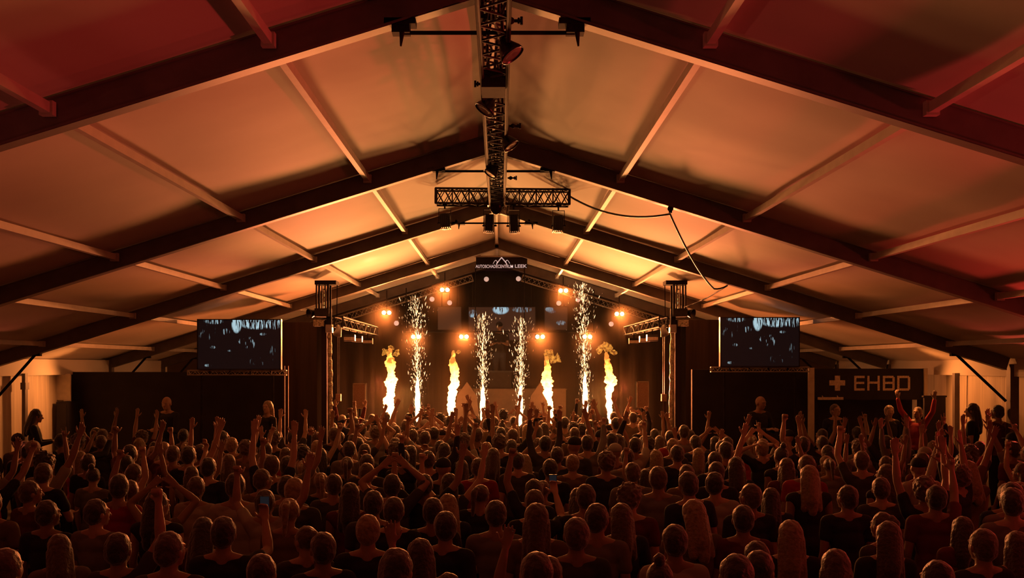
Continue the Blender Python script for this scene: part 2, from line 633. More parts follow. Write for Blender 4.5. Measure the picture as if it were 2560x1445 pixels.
# four lights under the cross truss
NAMES4 = ['leftmost', 'second from left', 'second from right', 'rightmost']
for i, (px, yt, yb) in enumerate(((1112, 535, 573), (1224, 537, 582), (1284, 538, 583), (1396, 540, 581))):
    top, bot = at(px, yt, YT), at(px, yb, YT)
    t = thing('tent_light', 'black ribbed light hanging under the cross truss, %s of the four' % NAMES4[i], 'light', (top.x, YT, top.z), 'lights under the cross truss')
    bm = NB()
    h = top.z - bot.z
    tilt = (-.06, .05, -.05, .05)[i]
    R = Matrix.Rotation(tilt, 3, 'Y')
    cc = (top.x, YT, top.z)
    box(bm, top.x - .055, top.x + .055, YT - .07, YT + .07, bot.z + .02, top.z, R, cc)
    for k in range(6):
        x = top.x - .065 + .026 * k
        box(bm, x - .005, x + .005, YT - .085, YT + .085, bot.z, top.z - .01, R, cc)
    part('housing', bm, 'black_gloss', t)
    bm = NB()
    lathe(bm, [(.0, -.002), (.045, 0), (.05, .01), (0, .012)], (top.x, YT, bot.z - .004))
    part('lens', bm, 'silver', t)
    bm = NB()
    for s in (-1, 1):
        bar(bm, (top.x + s * .082, YT, top.z + .07), (top.x + s * .082, YT, bot.z + h * .35), .008, .03, Vector((0, 1, 0)))
        tube(bm, [(top.x + s * .098, YT, bot.z + h * .4), (top.x + s * .06, YT, bot.z + h * .4)], .012, 8)
    bar(bm, (top.x - .085, YT, top.z + .07), (top.x + .085, YT, top.z + .07), .03, .008)
    part('yoke', bm, 'black', t)
    bm = NB()
    tube(bm, [(top.x, YT, top.z + .07), (top.x, YT, cl.z - .10)], .012, 7)
    tube(bm, [(top.x - .03, YT, cl.z - .10), (top.x + .03, YT, cl.z - .10)], .026, 8)
    part('clamp', bm, 'black', t)

# bowl floodlights and boxes along the ridge truss
for i, (px, py, s, r, lab) in enumerate((
        (1272, 125, 1, .082, 'large black bowl floodlight clamped to the ridge truss, nearest the camera'),
        (1218, 265, -1, .082, 'black bowl floodlight tilted left under the ridge truss, second from the camera'),
        (1272, 356, 1, .078, 'black bowl floodlight on the right of the ridge truss, third from the camera'),
        (1231, 428, -1, .075, 'small black bowl floodlight on the ridge truss just before the cross truss'))):
    Yb = F * (ridge_z - .14 - HC) / (912 - py)
    p = at(px, py, Yb)
    t = thing('floodlight', lab, 'light', (p.x, Yb, p.z), 'bowl floodlights along the ridge truss')
    ax = Vector((s * .55, -.15, -.8)).normalized()
    bm = NB()
    lathe(bm, [(.0, -.085), (.028, -.083), (.035, -.06), (.05, -.04), (r, .02), (r * 1.06, .05), (r * 1.02, .05), (r * .9, .02), (.03, -.03)], p, ax, 24)
    part('reflector', bm, 'black_gloss', t, True)
    bm = NB()
    lathe(bm, [(.0, .04), (r * .6, .045), (r * 1.0, .038)], p, ax, 24)
    part('lens', bm, 'silver', t, True)
    bm = NB()
    tube(bm, [p - ax * .06, p - ax * .06 + Vector((0, 0, .07)), (p.x - s * .02, Yb, ridge_z - .06)], .013, 7)
    tube(bm, [(p.x + s * .06, Yb, p.z + .03), (p.x - s * .0, Yb, ridge_z - .08)], .006, 6)
    part('clamp', bm, 'black', t)
bm = NB()
yb = 7.95
box(bm, X0 - .07, X0 + .11, yb - .16, yb + .16, ridge_z - .17, ridge_z - .03)
o = done('power_box', bm, 'black')
tag(o, 'square black power box fixed under the ridge truss between two bowl floodlights', 'power box')
for px, py, s in ((1198, 210, -1), (1292, 52, 1), (1292, 315, 1), (1284, 445, 1)):
    Yb = F * (ridge_z - .09 - HC) / (912 - py)
    p = at(px, py, Yb)
    bm = NB()
    tube(bm, [(p.x - s * .07, Yb, p.z), (p.x + s * .03, Yb, p.z)], .010, 7)
    tube(bm, [(p.x + s * .03, Yb, p.z - .025), (p.x + s * .03, Yb, p.z + .025)], .009, 7)
    ball(bm, (p.x - s * .035, Yb, p.z), .022, 10, 7)
    tube(bm, [(p.x + s * .012, Yb, p.z - .018), (p.x + s * .012, Yb, p.z + .018)], .007, 6)
    o = done('truss_clamp', bm, 'black')
    where = {210: 'left of the ridge truss beside the power box', 52: 'right of the ridge truss near the first tie bar',
             315: 'right of the ridge truss above the third floodlight', 445: 'right of the ridge truss beside the last floodlight'}[py]
    tag(o, 'small black wing clamp on the ' + where, 'clamp', 'wing clamps on the ridge truss')

# cable swagged from the cross truss to the second frame and down to the right tower
bm = NB()
A = at(1423, 490, YT)
B = at(1675, 535, 12.25)
C_ = at(1785, 722, 16.5)
D_ = at(1818, 714, 16.95)
E_ = at(1712, 768, 19.4)


def sagline(p, q, s, n=14):
    return [p.lerp(q, k / n) + Vector((0, 0, -s * 4 * (k / n) * (1 - k / n))) for k in range(n + 1)]


pts = sagline(A, B, .13) + sagline(B, C_, .10)[1:] + sagline(C_, D_, .02, 4)[1:] + sagline(D_, E_, .03)[1:]
tube(bm, pts, .013, 7)
tag(done('power_cable', bm, 'rubber'), 'black power cable swagged from the cross truss over the roof frames to the right tower', 'cable')
bm = NB()
p = at(1676, 526, 12.15)
tube(bm, [p + Vector((0, 0, .06)), p + Vector((0, 0, -.03))], .02, 7)
ball(bm, p + Vector((0, 0, .02)), .035, 10, 7)
tag(done('cable_hook', bm, 'black'), 'black cable hook under the second nearest frame on the right slope', 'hook')


# ------------------------------------------------------------------ drapes and boards
def drape(name, label, x0, x1, Y, z0, ztop, amp=.035, freq=14, m='drape', group='black drapes round the stage', structure=False, ytwist=0):
    bm = NB()
    n = max(8, int((x1 - x0) * 22))
    fr, bk = [], []
    for i in range(n + 1):
        x = x0 + (x1 - x0) * i / n
        f = amp * math.sin(x * freq + 1.3 * math.sin(x * 2.1)) + amp * .6 * noise.noise(Vector((x * 4, Y, 0)))
        zt = ztop(x) if callable(ztop) else ztop
        fr.append([bm.verts.new((x, Y + f, z0)), bm.verts.new((x, Y + f * .8, zt))])
        bk.append([bm.verts.new((x, Y + f + .012, z0)), bm.verts.new((x, Y + f * .8 + .012, zt))])
    for i in range(n):
        bm.faces.new((fr[i][0], fr[i + 1][0], fr[i + 1][1], fr[i][1]))
        bm.faces.new((bk[i][1], bk[i + 1][1], bk[i + 1][0], bk[i][0]))
        bm.faces.new((fr[i][1], fr[i + 1][1], bk[i + 1][1], bk[i][1]))
    o = done(name, bm, m, None, True)
    if structure:
        o['kind'] = 'structure'
    else:
        tag(o, label, 'drape', group)
    return o


ztop = lambda x: min(zfab(x) - .30, 5.0)
drape('stage_drape', 'tall black drape closing the left wing of the stage', -5.2, -3.15, 26.1, 1.21, ztop)
drape('stage_drape', 'tall black drape closing the right wing of the stage', 3.0, 5.2, 26.1, 1.21, ztop)
drape('stage_drape', 'narrow tall black drape between the left screen and the left tower', at(700, 0, 21.5).x, at(792, 0, 21.5).x, 21.5, 0, 3.73)
drape('stage_drape', 'narrow tall black drape between the right tower and the right screen', at(1714, 0, 21.5).x, at(1806, 0, 21.5).x, 21.5, 0, 3.78)
drape('stage_drape', 'wide black drape at the very back of the stage behind the flames', -5.4, 5.4, 28.3, 0, 5.4, .05, 9)
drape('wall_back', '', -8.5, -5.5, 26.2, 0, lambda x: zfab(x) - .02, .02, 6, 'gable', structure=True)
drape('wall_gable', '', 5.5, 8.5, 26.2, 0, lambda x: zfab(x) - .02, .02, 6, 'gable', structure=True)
# black cloth ceiling over the stage, added to keep the roof there dark
bm = NB()
for s in (-1, 1):
    vs = [bm.verts.new(c) for c in ((X0, 26.15, ZF), (X0 + s * 5.5, 26.15, zfab(5.5)), (X0 + s * 5.5, 28.4, zfab(5.5)), (X0, 28.4, ZF))]
    bm.faces.new(vs)
    vs = [bm.verts.new(c) for c in ((s * 5.5, 26.2, 0), (s * 5.5, 28.4, 0), (s * 5.5, 28.4, 3.9), (s * 5.5, 26.2, 3.9))]
    bm.faces.new(vs)
struct('ceiling_stage', bm, 'drape')

# left black board wall with its light panel and dark cabinet
lb = at(181, 0, 20.3).x
bm = NB()
box(bm, lb, -4.2, 20.25, 20.35, 0, 2.71)
tag(done('black_partition', bm, 'board'), 'long flat black partition under the left video screen, behind the crowd', 'partition', 'black partitions beside the stage')
bm = NB()
box(bm, 3.74, 6.02, 20.25, 20.35, 0, 2.76)
tag(done('black_partition', bm, 'board'), 'flat black partition under the right video screen, left of the white post', 'partition', 'black partitions beside the stage')
bm = NB()
x = at(714, 0, 20.3).x
box(bm, x - .03, x + .0, 20.2, 20.26, 0, 2.83)
box(bm, x + .04, x + .07, 20.2, 20.26, 0, 2.83)
tag(done('drape_pole', bm, 'pole_brown'), 'pair of slim brown poles at the right end of the left black partition', 'pole')
bm = NB()
a, b = at(1657, 845, 20.6), at(1665, 1000, 20.6)
tube(bm, [(a.x + .03, 20.6, 3.5), (a.x + .03, 20.6, 0)], .028, 8)
tag(done('drape_pole', bm, 'pole_brown'), 'slim upright pole just left of the right truss tower', 'pole')
a, b = at(136, 940, 19.9), at(180, 1000, 19.9)
bm = NB()
box(bm, a.x, b.x - .02, 19.88, 19.92, b.z, 2.68)
tag(done('hanging_panel', bm, 'white_pole'), 'pale square panel between the left wall and the black partition', 'panel')
bm = NB()
box(bm, a.x + .12, b.x, 19.7, 20.2, 0, b.z - .03)
box(bm, a.x + .14, b.x - .02, 19.68, 19.7, .1, b.z - .08)
tag(done('tall_cabinet', bm, 'board'), 'tall black cabinet below the pale square panel on the left', 'cabinet')

# first aid stand
YE = 20.0
def epx(zx, zy):
    return at(2000 + zx / 4.571, 880 + zy / 4.571, YE)


t = thing('first_aid_sign', 'black board sign with a taped plus and the word EHBO in the right corner', 'sign', (epx(790, 0).x, YE, 0))
a, b = epx(165, 190), epx(1405, 545)
bm = NB()
box(bm, a.x, b.x, YE, YE + .08, b.z, a.z)
part('board', bm, 'board', t)
for x in (a.x + .04, b.x - .04):
    bm = NB()
    box(bm, x - .04, x + .04, YE + .01, YE + .09, 0, b.z)
    part('leg', bm, 'black', t)
TK = .055


def strokes(bm, segs, tk=TK):
    for (x0, y0, x1, y1) in segs:
        p, q = epx(x0, y0), epx(x1, y1)
        if abs(p.x - q.x) > abs(p.z - q.z):
            box(bm, min(p.x, q.x) - tk / 2, max(p.x, q.x) + tk / 2, YE - .008, YE, p.z - tk / 2, p.z + tk / 2)
        else:
            box(bm, p.x - tk / 2, p.x + tk / 2, YE - .0085, YE, min(p.z, q.z) - tk / 2, max(p.z, q.z) + tk / 2)


bm = NB()
strokes(bm, [(427, 300, 427, 412), (365, 353, 485, 353)], .10)
o = part('plus_symbol', bm, 'tape', t)
for nm, segs in (('letter', [(630, 285, 630, 428), (630, 285, 725, 285), (630, 353, 720, 353), (630, 428, 725, 428)]),
                 ('letter', [(780, 285, 780, 428), (897, 285, 897, 428), (780, 350, 897, 350)]),
                 ('letter', [(958, 285, 958, 428), (958, 285, 1055, 285), (958, 353, 1060, 353), (958, 428, 1055, 428), (1068, 300, 1068, 345), (1068, 365, 1068, 420)]),
                 ('letter', [(1122, 285, 1122, 428), (1122, 285, 1232, 285), (1122, 428, 1232, 428), (1244, 300, 1244, 415)])):
    bm = NB()
    strokes(bm, segs, .042)
    part(nm, bm, 'tape', t)
a, b = epx(195, 515), epx(485, 545)
bm = NB()
box(bm, a.x, b.x, YE - .06, YE - .03, b.z, a.z)
tube(bm, [(a.x + .1, YE - .04, a.z), (a.x + .1, YE + .02, a.z + .03)], .01, 6)
tube(bm, [(b.x - .1, YE - .04, a.z), (b.x - .1, YE + .02, a.z + .03)], .01, 6)
tag(done('light_tube', bm, 'tape'), 'thin white tube light fixed below the first aid sign', 'light')
bm = NB()
a, b = epx(185, 570), epx(1400, 570)
box(bm, a.x, b.x, YE + .5, YE + .58, 0, a.z + .05)  # dark sheet stands in for the shaded opening below the sign
tag(done('opening_shade_panel', bm, 'board'), 'dark panel standing in for the shade under the first aid sign', 'panel')
for zx0, zx1, zy0, zy1, lab in ((95, 158, 180, 900, 'white post between the right black partition and the first aid sign'),
                                (1410, 1450, 185, 900, 'pale post at the right end of the first aid sign')):
    a, b = epx(zx0, zy0), epx(zx1, zy1)
    bm = NB()
    box(bm, a.x, b.x, YE - .04, YE + .04, 0, a.z)
    tag(done('white_post', bm, 'white_pole'), lab, 'post', 'pale posts of the first aid stand')
a, b = epx(1425, 515), epx(1668, 0)
bm = NB()
YD = 19.3
a, b = at(2311, 993, YD), at(2364, 993, YD)
box(bm, a.x, b.x, YD, YD + .06, 0, a.z)
box(bm, a.x - .02, b.x + .02, YD - .01, YD + .07, a.z, a.z + .03)
tag(done('dark_screen_board', bm, 'board'), 'narrow dark board standing right of the first aid sign', 'board')
bm = NB()
x = at(2390, 0, 18.9).x
box(bm, x - .045, x + .045, 18.85, 18.95, 0, 2.7)
tag(done('wall_post', bm, 'alu'), 'slim brown upright post against the lit right wall', 'post')
bm = NB()
x = at(62, 0, 18.1).x
box(bm, x - .03, x + .03, 18.05, 18.15, 0, 2.7)
box(bm, x - .045, x + .045, 18.03, 18.17, 2.42, 2.54)
tag(done('wall_post', bm, 'alu'), 'slim brown upright post against the lit left wall', 'post')

# raised service decks along both sides
for s, lab in ((-1, 'low dark deck along the left partition under the standing people'), (1, 'low dark deck before the first aid stand under the standing people')):
    bm = NB()
    xs = sorted((s * 8.2, s * 4.1))
    box(bm, xs[0], xs[1], 18.55, 19.65, .36, .42)
    box(bm, xs[0] + .03, xs[1] - .03, 18.6, 19.6, 0, .36)
    xs = sorted((s * 8.2, s * 7.2))
    box(bm, xs[0], xs[1], 16.3, 18.53, .36, .42)
    box(bm, xs[0] + .03, xs[1] - .03, 16.33, 18.5, 0, .36)
    tag(done('service_deck', bm, 'deck'), lab, 'deck', 'low decks along the sides')

# ------------------------------------------------------------------ video screens
for s, (x0, x1, y0, y1), lab in ((-1, (495, 700, 800, 922), 'large dark video screen with pale streaks above the left partition'),
                                 (1, (1803, 1997, 795, 915), 'large dark video screen with pale streaks above the right partition')):
    Y = 19.4
    a, b = at(x0, y0, Y), at(x1, y1, Y)
    t = thing('video_screen', lab, 'screen', ((a.x + b.x) / 2, Y, 2.76), 'video screens beside the stage')
    bm = NB()
    box(bm, a.x, b.x, Y, Y + .02, b.z, a.z)
    part('display', bm, 'screen', t)
    bm = NB()
    e = .018
    box(bm, a.x - e, b.x + e, Y + .021, Y + .12, b.z - e, a.z + e)
    for q in (a.x - e, b.x):
        box(bm, q, q + e, Y - .006, Y + .021, b.z - e, a.z + e)
    box(bm, a.x - e, b.x + e, Y - .006, Y + .021, b.z - e, b.z)
    box(bm, a.x - e, b.x + e, Y - .006, Y + .021, a.z, a.z + e * .5)
    part('casing', bm, 'black_gloss', t)
    bm = NB()
    n = 4
    for k in range(n):
        x = a.x + (b.x - a.x) * (k + .5) / n
        bar(bm, (x, Y + .1, b.z - .12), (x, Y + .1, b.z + .3), .03, .03, Vector((0, 1, 0)))
    part('bracket', bm, 'black', t)
    # rail below, a flat ladder truss
    ra, rb = ((470, 715) if s < 0 else (1778, 2022))
    ry = 932 if s < 0 else 924
    p, q = at(ra, ry, Y + .1), at(rb, ry, Y + .1)
    truss('screen_rail', 'flat lattice rail with lit rungs below the %s video screen' % ('left' if s < 0 else 'right'),
          (p.x, Y + .12, p.z), (q.x, Y + .12, q.z), .10, .085, .085, .010, 'silver', group='lattice rails below the screens')
    rt = [o_ for o_ in COL.objects if o_.name.startswith('screen_rail')][-1]
    for x in (p.x + .25, q.x - .25):
        bm = NB()
        tube(bm, [(x, Y + .12, p.z - .04), (x, Y + .12, .42)], .022, 8)
        part('support_pole', bm, 'black', rt)

# ------------------------------------------------------------------ side towers
YW = 19.5
for s in (-1, 1):
    nm = 'left' if s < 0 else 'right'
    def P(pl, py, Y=YW):
        # coordinates measured on the left tower; the right one mirrors it with its own offset
        px = pl if s < 0 else 1683 + (822 - pl)
        return at(px, py, Y)
    base = P(822, 1000)
    t = thing('truss_tower', '%s truss tower in the crowd with an open head frame and a glittering lit edge' % nm, 'tower', (base.x, YW, 0), 'truss towers beside the stage')
    # head
    def rbox(bm, xa, xb, ya, yb, y0, y1):
        A_, B_ = P(xa, ya), P(xb, yb)
        box(bm, min(A_.x, B_.x), max(A_.x, B_.x), y0, y1, B_.z, A_.z)
    bm = NB()
    rbox(bm, 791, 844, 703, 713, YW - .19, YW + .19)
    part('head_plate', bm, 'black', t)
    for xa, xb in ((793, 796.5), (801, 803.5), (815, 818), (821.5, 826)):
        for yy in (YW - .15, YW + .12):
            bm = NB()
            rbox(bm, xa, xb, 712, 772, yy - .02, yy + .02)
            part('head_upright', bm, 'black', t)
    bm = NB()
    for k in range(5):
        rbox(bm, 807, 813, 722 + k * 10, 725 + k * 10, YW - .02, YW + .02)
    rbox(bm, 809.4, 810.6, 712, 772, YW - .02, YW + .02)
    part('pulley_block', bm, 'lit_glitter', t)
    bm = NB()
    A_, B_ = P(843, 712), P(842, 790)
    tube(bm, [A_, B_], .008, 6)
    part('guide_rod', bm, 'black', t)
    # mast
    bm = NB()
    rbox(bm, 817, 829, 772, 830, YW - .06, YW + .06)
    part('upper_mast', bm, 'black', t)
    bm = NB()
    A_ = P(824, 835)
    n = 46
    pts, rs = [], []
    for k in range(n + 1):
        sh = (k / n) * .06 * (1 if s < 0 else -1)
        pts.append((A_.x + sh + rr.uniform(-.006, .006), YW + rr.uniform(-.006, .006), A_.z * (1 - k / n) + .01))
        rs.append(.038 + rr.uniform(-.010, .014))
    tube(bm, pts, rs, 9)
    part('lit_edge', bm, 'lit_glitter', t)
    bm = NB()
    xa, xb = sorted((P(804, 0).x, P(817, 0).x))
    box(bm, xa, xb, YW - .02, YW + .12, 0, P(0, 800).z)
    part('mast', bm, 'drape', t)
    bm = NB()
    rbox(bm, 790, 826, 772, 792, YW - .16, YW + .16)
    part('sleeve', bm, 'truss', t)
    bm = NB()
    box(bm, base.x - .4, base.x + .4, YW - .35, YW + .45, 0, .08)
    part('base_plate', bm, 'black', t)
    # small gear on the sleeve
    a = P(780, 783)
    t2 = thing('floodlight', 'round black floodlight on the outer side of the %s tower head' % nm, 'light', tuple(a), 'floodlights on the towers')
    bm = NB()
    lathe(bm, [(0, -.07), (.06, -.07), (.085, .03), (.095, .07), (.085, .07), (.06, .0), (0, -.02)], a, Vector((s * .7, -.6, -.2)), 18)
    part('housing', bm, 'black_gloss', t2, True)
    bm = NB()
    tube(bm, [a, P(792, 783)], .015, 6)
    part('bracket', bm, 'black', t2)
    a, b = P(786, 800), P(812, 816)
    bm = NB()
    box(bm, min(a.x, b.x), max(a.x, b.x), YW - .12, YW + .05, b.z, a.z)
    for k in range(4):
        xx = min(a.x, b.x) + .03 + k * .045
        box(bm, xx, xx + .012, YW - .13, YW - .12, b.z + .01, a.z - .01)
    tag(done('dimmer_box', bm, 'lit_glitter'), 'small glinting metal box under the %s tower head on its outer side' % nm, 'box', 'boxes on the towers')
    bm = NB()
    a, b = P(816, 812), P(832, 832)
    box(bm, min(a.x, b.x), max(a.x, b.x), YW - .10, YW + .06, b.z, a.z)
    R_ = Matrix.Rotation(.25 * s, 3, 'Y')
    tag(done('junction_box', bm, 'silver'), 'pale lit junction box on the front of the %s tower mast' % nm, 'box', 'boxes on the towers')
    bm = NB()
    a = P(845, 830)
    lathe(bm, [(.035, .10), (.05, .09), (.065, 0), (.085, -.07), (.075, -.075), (.0, -.02)], a, Vector((-s * .3, -.2, 1)), 18)
    ball(bm, a + Vector((0, 0, .09)), .05, 10, 7)
    tag(done('bell_floodlight', bm, 'silver', None, True), 'pale bell shaped lamp on the stage side of the %s tower' % nm, 'light', 'bell lamps on the towers')
    # depth truss back to the stage
    x = P(845, 0).x
    truss('side_truss', 'lattice truss running from the %s tower back to the stage' % nm, (x, YW + .05, 3.66), (x, 25.2, 3.66), .16, .19, .42, .014, 'truss', group='side trusses from the towers to the stage')
    for k, yy in enumerate((21.0, 22.1, 23.9)):
        t3 = thing('wash_light', 'boxy wash light with a pale front under the %s side truss, %s from its tower' % (nm, ('first', 'second', 'third')[k]), 'light', (x, yy, 3.5), 'wash lights under the side trusses')
        bm = NB()
        box(bm, x - .11, x + .11, yy - .06, yy + .1, 3.33, 3.46)
        part('housing', bm, 'black_gloss', t3)
        bm = NB()
        box(bm, x - .105, x + .105, yy - .068, yy - .061, 3.345, 3.41)
        part('front_panel', bm, 'tape', t3)
        bm = NB()
        tube(bm, [(x, yy, 3.46), (x, yy, 3.56)], .012, 6)
        part('clamp', bm, 'black', t3)
    # chain hoist
    a, b = P(846, 845, 20.2), P(846, 985, 20.2)
    t4 = thing('chain_hoist', 'small hoist motor hanging on two thin chains beside the %s tower' % nm, 'hoist', tuple(b), 'chain hoists by the towers')
    bm = NB()
    for dx in (-.012, .02):
        tube(bm, [(a.x + dx, 20.2, 3.58), (b.x + dx, 20.2, b.z)], .006, 5)
    part('chain', bm, 'silver', t4)
    bm = NB()
    box(bm, b.x - .045, b.x + .05, 20.14, 20.26, b.z - .14, b.z)
    box(bm, b.x - .03, b.x + .03, 20.13, 20.14, b.z - .11, b.z - .04)
    part('motor', bm, 'grille', t4)

# ------------------------------------------------------------------ stage
bm = NB()
box(bm, -5.2, 5.2, 24.7, 28.1, 1.12, 1.2)
box(bm, -5.15, 5.15, 24.75, 28.05, 0, 1.12)
tag(done('stage_platform', bm, 'deck'), 'dark stage platform behind the front row of the crowd', 'stage')

YG = 25.95
for s in (-1, 1):
    p0 = (X0 + s * .62, YG, ZU - SL * .62 - .12)
    p1 = (X0 + s * 4.3, YG, ZU - SL * 4.3 - .12)
    truss('gable_truss', 'slanting lattice truss under the roof edge, %s side of the stage' % ('left' if s < 0 else 'right'), p0, p1, .16, .15, .13, .012, 'silver', group='gable trusses over the stage')

# logo sign over the stage
YS = 24.2
a, b = at(1190, 643, YS), at(1318, 671, YS)
t = thing('logo_sign', 'black banner with a white mountain outline and lettering under the ridge over the stage', 'sign', ((a.x + b.x) / 2, YS, b.z))
bm = NB()
box(bm, a.x, b.x, YS, YS + .03, b.z, a.z)
part('banner', bm, 'board', t)
bm = NB()
box(bm, a.x - .12, b.x + .1, YS - .02, YS + .05, a.z, a.z + .035)
part('top_rail', bm, 'purlin', t)


def spx(zx, zy):
    return at(1160 + zx / 13.47, 620 + zy / 13.47, YS)


bm = NB()
for pl, wd in (([(980, 530), (1030, 440), (1075, 408), (1110, 450), (1130, 500)], .010),
               ([(1095, 560), (1110, 510), (1265, 320), (1420, 500), (1450, 570)], .022),
               ([(1400, 480), (1420, 430), (1450, 405), (1490, 435), (1545, 525)], .012)):
    for (x0, y0), (x1, y1) in zip(pl, pl[1:]):
        p, q = spx(x0, y0), spx(x1, y1)
        p.y = q.y = YS - .004
        bar(bm, p, q, .006, wd, Vector((0, 0, 1)))
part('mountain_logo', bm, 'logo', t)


def text_mesh(body, width, height, loc, m, parent, name):
    cu = bpy.data.curves.new(name, 'FONT')
    cu.body = body
    cu.extrude = .002
    cu.offset = .012
    to = bpy.data.objects.new(name, cu)
    COL.objects.link(to)
    dg = bpy.context.evaluated_depsgraph_get()
    me = bpy.data.meshes.new_from_object(to.evaluated_get(dg))
    bpy.data.objects.remove(to)
    co = np.empty(len(me.vertices) * 3)
    me.vertices.foreach_get('co', co)
    co = co.reshape(-1, 3)
    mn, mx = co.min(0), co.max(0)
    k = width / (mx[0] - mn[0])
    kz = height / (mx[1] - mn[1])
    out = np.empty_like(co)
    out[:, 0] = (co[:, 0] - mn[0]) * k + loc[0]
    out[:, 1] = loc[1] - (co[:, 2] - mn[2])
    out[:, 2] = (co[:, 1] - mn[1]) * kz + loc[2]
    out -= np.array(parent.location)
    me.vertices.foreach_set('co', out.ravel())
    me.materials.clear()
    o = bpy.data.objects.new(name, me)
    return link(o, parent, m)


a1, b1 = spx(390, 565), spx(1650, 672)
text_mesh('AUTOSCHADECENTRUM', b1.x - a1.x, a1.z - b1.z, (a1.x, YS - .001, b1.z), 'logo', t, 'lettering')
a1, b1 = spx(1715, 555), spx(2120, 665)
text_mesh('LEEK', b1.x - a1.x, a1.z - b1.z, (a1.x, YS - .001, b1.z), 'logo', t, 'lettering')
bm = NB()
for x in (a.x + .1, b.x - .1):
    tube(bm, [(x, YS + .01, a.z), (x, YS + .01, zfab(x) - .02)], .006, 5)
part('hanger', bm, 'black', t)

# back wall picture panels
for (x0, x1, y0, y1), m_, lab in (((1172, 1338, 768, 850), 'screen_mid', 'dim video wall in the middle at the back of the stage'),
                                  ((1095, 1152, 768, 824), 'panel_brown', 'square brown screen left of the middle video wall'),
                                  ((1362, 1418, 768, 824), 'screen_side', 'square screen with a pale smear right of the middle video wall')):
    Y = 27.9
    a, b = at(x0, y0, Y), at(x1, y1, Y)
    t = thing('stage_screen', lab, 'screen', ((a.x + b.x) / 2, Y, b.z), 'screens at the back of the stage')
    bm = NB()
    box(bm, a.x, b.x, Y, Y + .02, b.z, a.z)
    part('display', bm, m_, t)
    bm = NB()
    box(bm, a.x - .02, b.x + .02, Y + .021, Y + .1, b.z - .02, a.z + .02)
    for x in (a.x + .1, b.x - .1):
        tube(bm, [(x, Y + .07, a.z), (x, Y + .07, zfab(x) - .05)], .012, 6)
    part('casing', bm, 'black', t)

# risers and desk
bm = NB()
a, b = at(1146, 975, 26.9), at(1415, 975, 26.9)
box(bm, a.x, b.x, 26.9, 27.8, 1.2, a.z)
box(bm, a.x - .02, b.x + .02, 26.88, 27.82, a.z, a.z + .03)
tag(done('stage_riser', bm, 'riser'), 'broad plywood fronted riser on the stage behind the spark fountains', 'riser')
RZ = a.z + .03
t = thing('music_desk', 'dark desk with a box on top standing on the stage riser', 'desk', (0, 27.2, RZ))
a, b = at(1222, 925, 27.1), at(1278, 968, 27.1)
bm = NB()
box(bm, a.x, b.x, 27.05, 27.5, RZ, a.z - .06)
part('body', bm, 'black', t)
bm = NB()
box(bm, a.x - .15, b.x + .15, 27.0, 27.5, a.z - .06, a.z - .02)
part('desk_top', bm, 'black_gloss', t)
for x in (a.x - .1, b.x + .1):
    for y in (27.05, 27.45):
        bm = NB()
        tube(bm, [(x, y, RZ), (x, y, a.z - .06)], .018, 6)
        part('leg', bm, 'black', t)
for px, lab in ((1167, 'pale pointed canvas wedge on the stage left of the riser'), (1352, 'pale pointed canvas wedge on the stage right of the riser')):
    Y = 26.3
    bm = NB()
    c = at(px, 955, Y)
    pts = [(c.x - .35, Y, 1.2), (c.x + .35, Y, 1.2), (c.x + .35, Y + .3, 1.2), (c.x - .35, Y + .3, 1.2)]
    mid = [(c.x - .25, Y, c.z - .35), (c.x + .25, Y, c.z - .35), (c.x + .25, Y + .3, c.z - .35), (c.x - .25, Y + .3, c.z - .35)]
    V = [bm.verts.new(q) for q in pts]
    W_ = [bm.verts.new(q) for q in mid]
    ap = [bm.verts.new((c.x, Y, c.z)), bm.verts.new((c.x, Y + .3, c.z))]
    for k in range(4):
        bm.faces.new((V[k], V[(k + 1) % 4], W_[(k + 1) % 4], W_[k]))
    bm.faces.new((W_[0], W_[1], ap[0]))
    bm.faces.new((W_[2], W_[3], ap[1]))
    bm.faces.new((W_[1], W_[2], ap[1], ap[0]))
    bm.faces.new((W_[3], W_[0], ap[0], ap[1]))
    tag(done('canvas_wedge', bm, 'riser'), lab, 'set piece', 'pointed wedges on the stage')
# front speakers
for (x0, x1, y0, y1), lab in (((882, 914, 958, 1022), 'upright speaker with a lit rim on a stand left of the leftmost flame'),
                              ((1592, 1622, 953, 1020), 'upright speaker with a lit rim on a stand right of the rightmost flame')):
    Y = 25.1
    a, b = at(x0, y0, Y), at(x1, y1, Y)
    t = thing('loudspeaker', lab, 'speaker', ((a.x + b.x) / 2, Y, 1.2), 'speakers at the stage edges')
    bm = NB()
    box(bm, a.x, b.x, Y, Y + .28, b.z, a.z)
    part('cabinet', bm, 'black', t)
    bm = NB()
    box(bm, a.x + .02, b.x - .02, Y - .012, Y - .001, b.z + .02, a.z - .03)
    part('grille', bm, 'grille', t)
    bm = NB()
    for q in ((a.x, a.x + .018, b.z, a.z), (b.x - .018, b.x, b.z, a.z), (a.x, b.x, a.z - .025, a.z), (a.x, b.x, b.z, b.z + .018)):
        box(bm, q[0], q[1], Y - .02, Y - .0005, q[2], q[3])
    part('rim', bm, 'rim', t)
    bm = NB()
    tube(bm, [((a.x + b.x) / 2, Y + .14, 1.22), ((a.x + b.x) / 2, Y + .14, b.z)], .03, 8)
    box(bm, a.x, b.x, Y + .0, Y + .28, 1.2, 1.22)
    part('stand', bm, 'black', t)

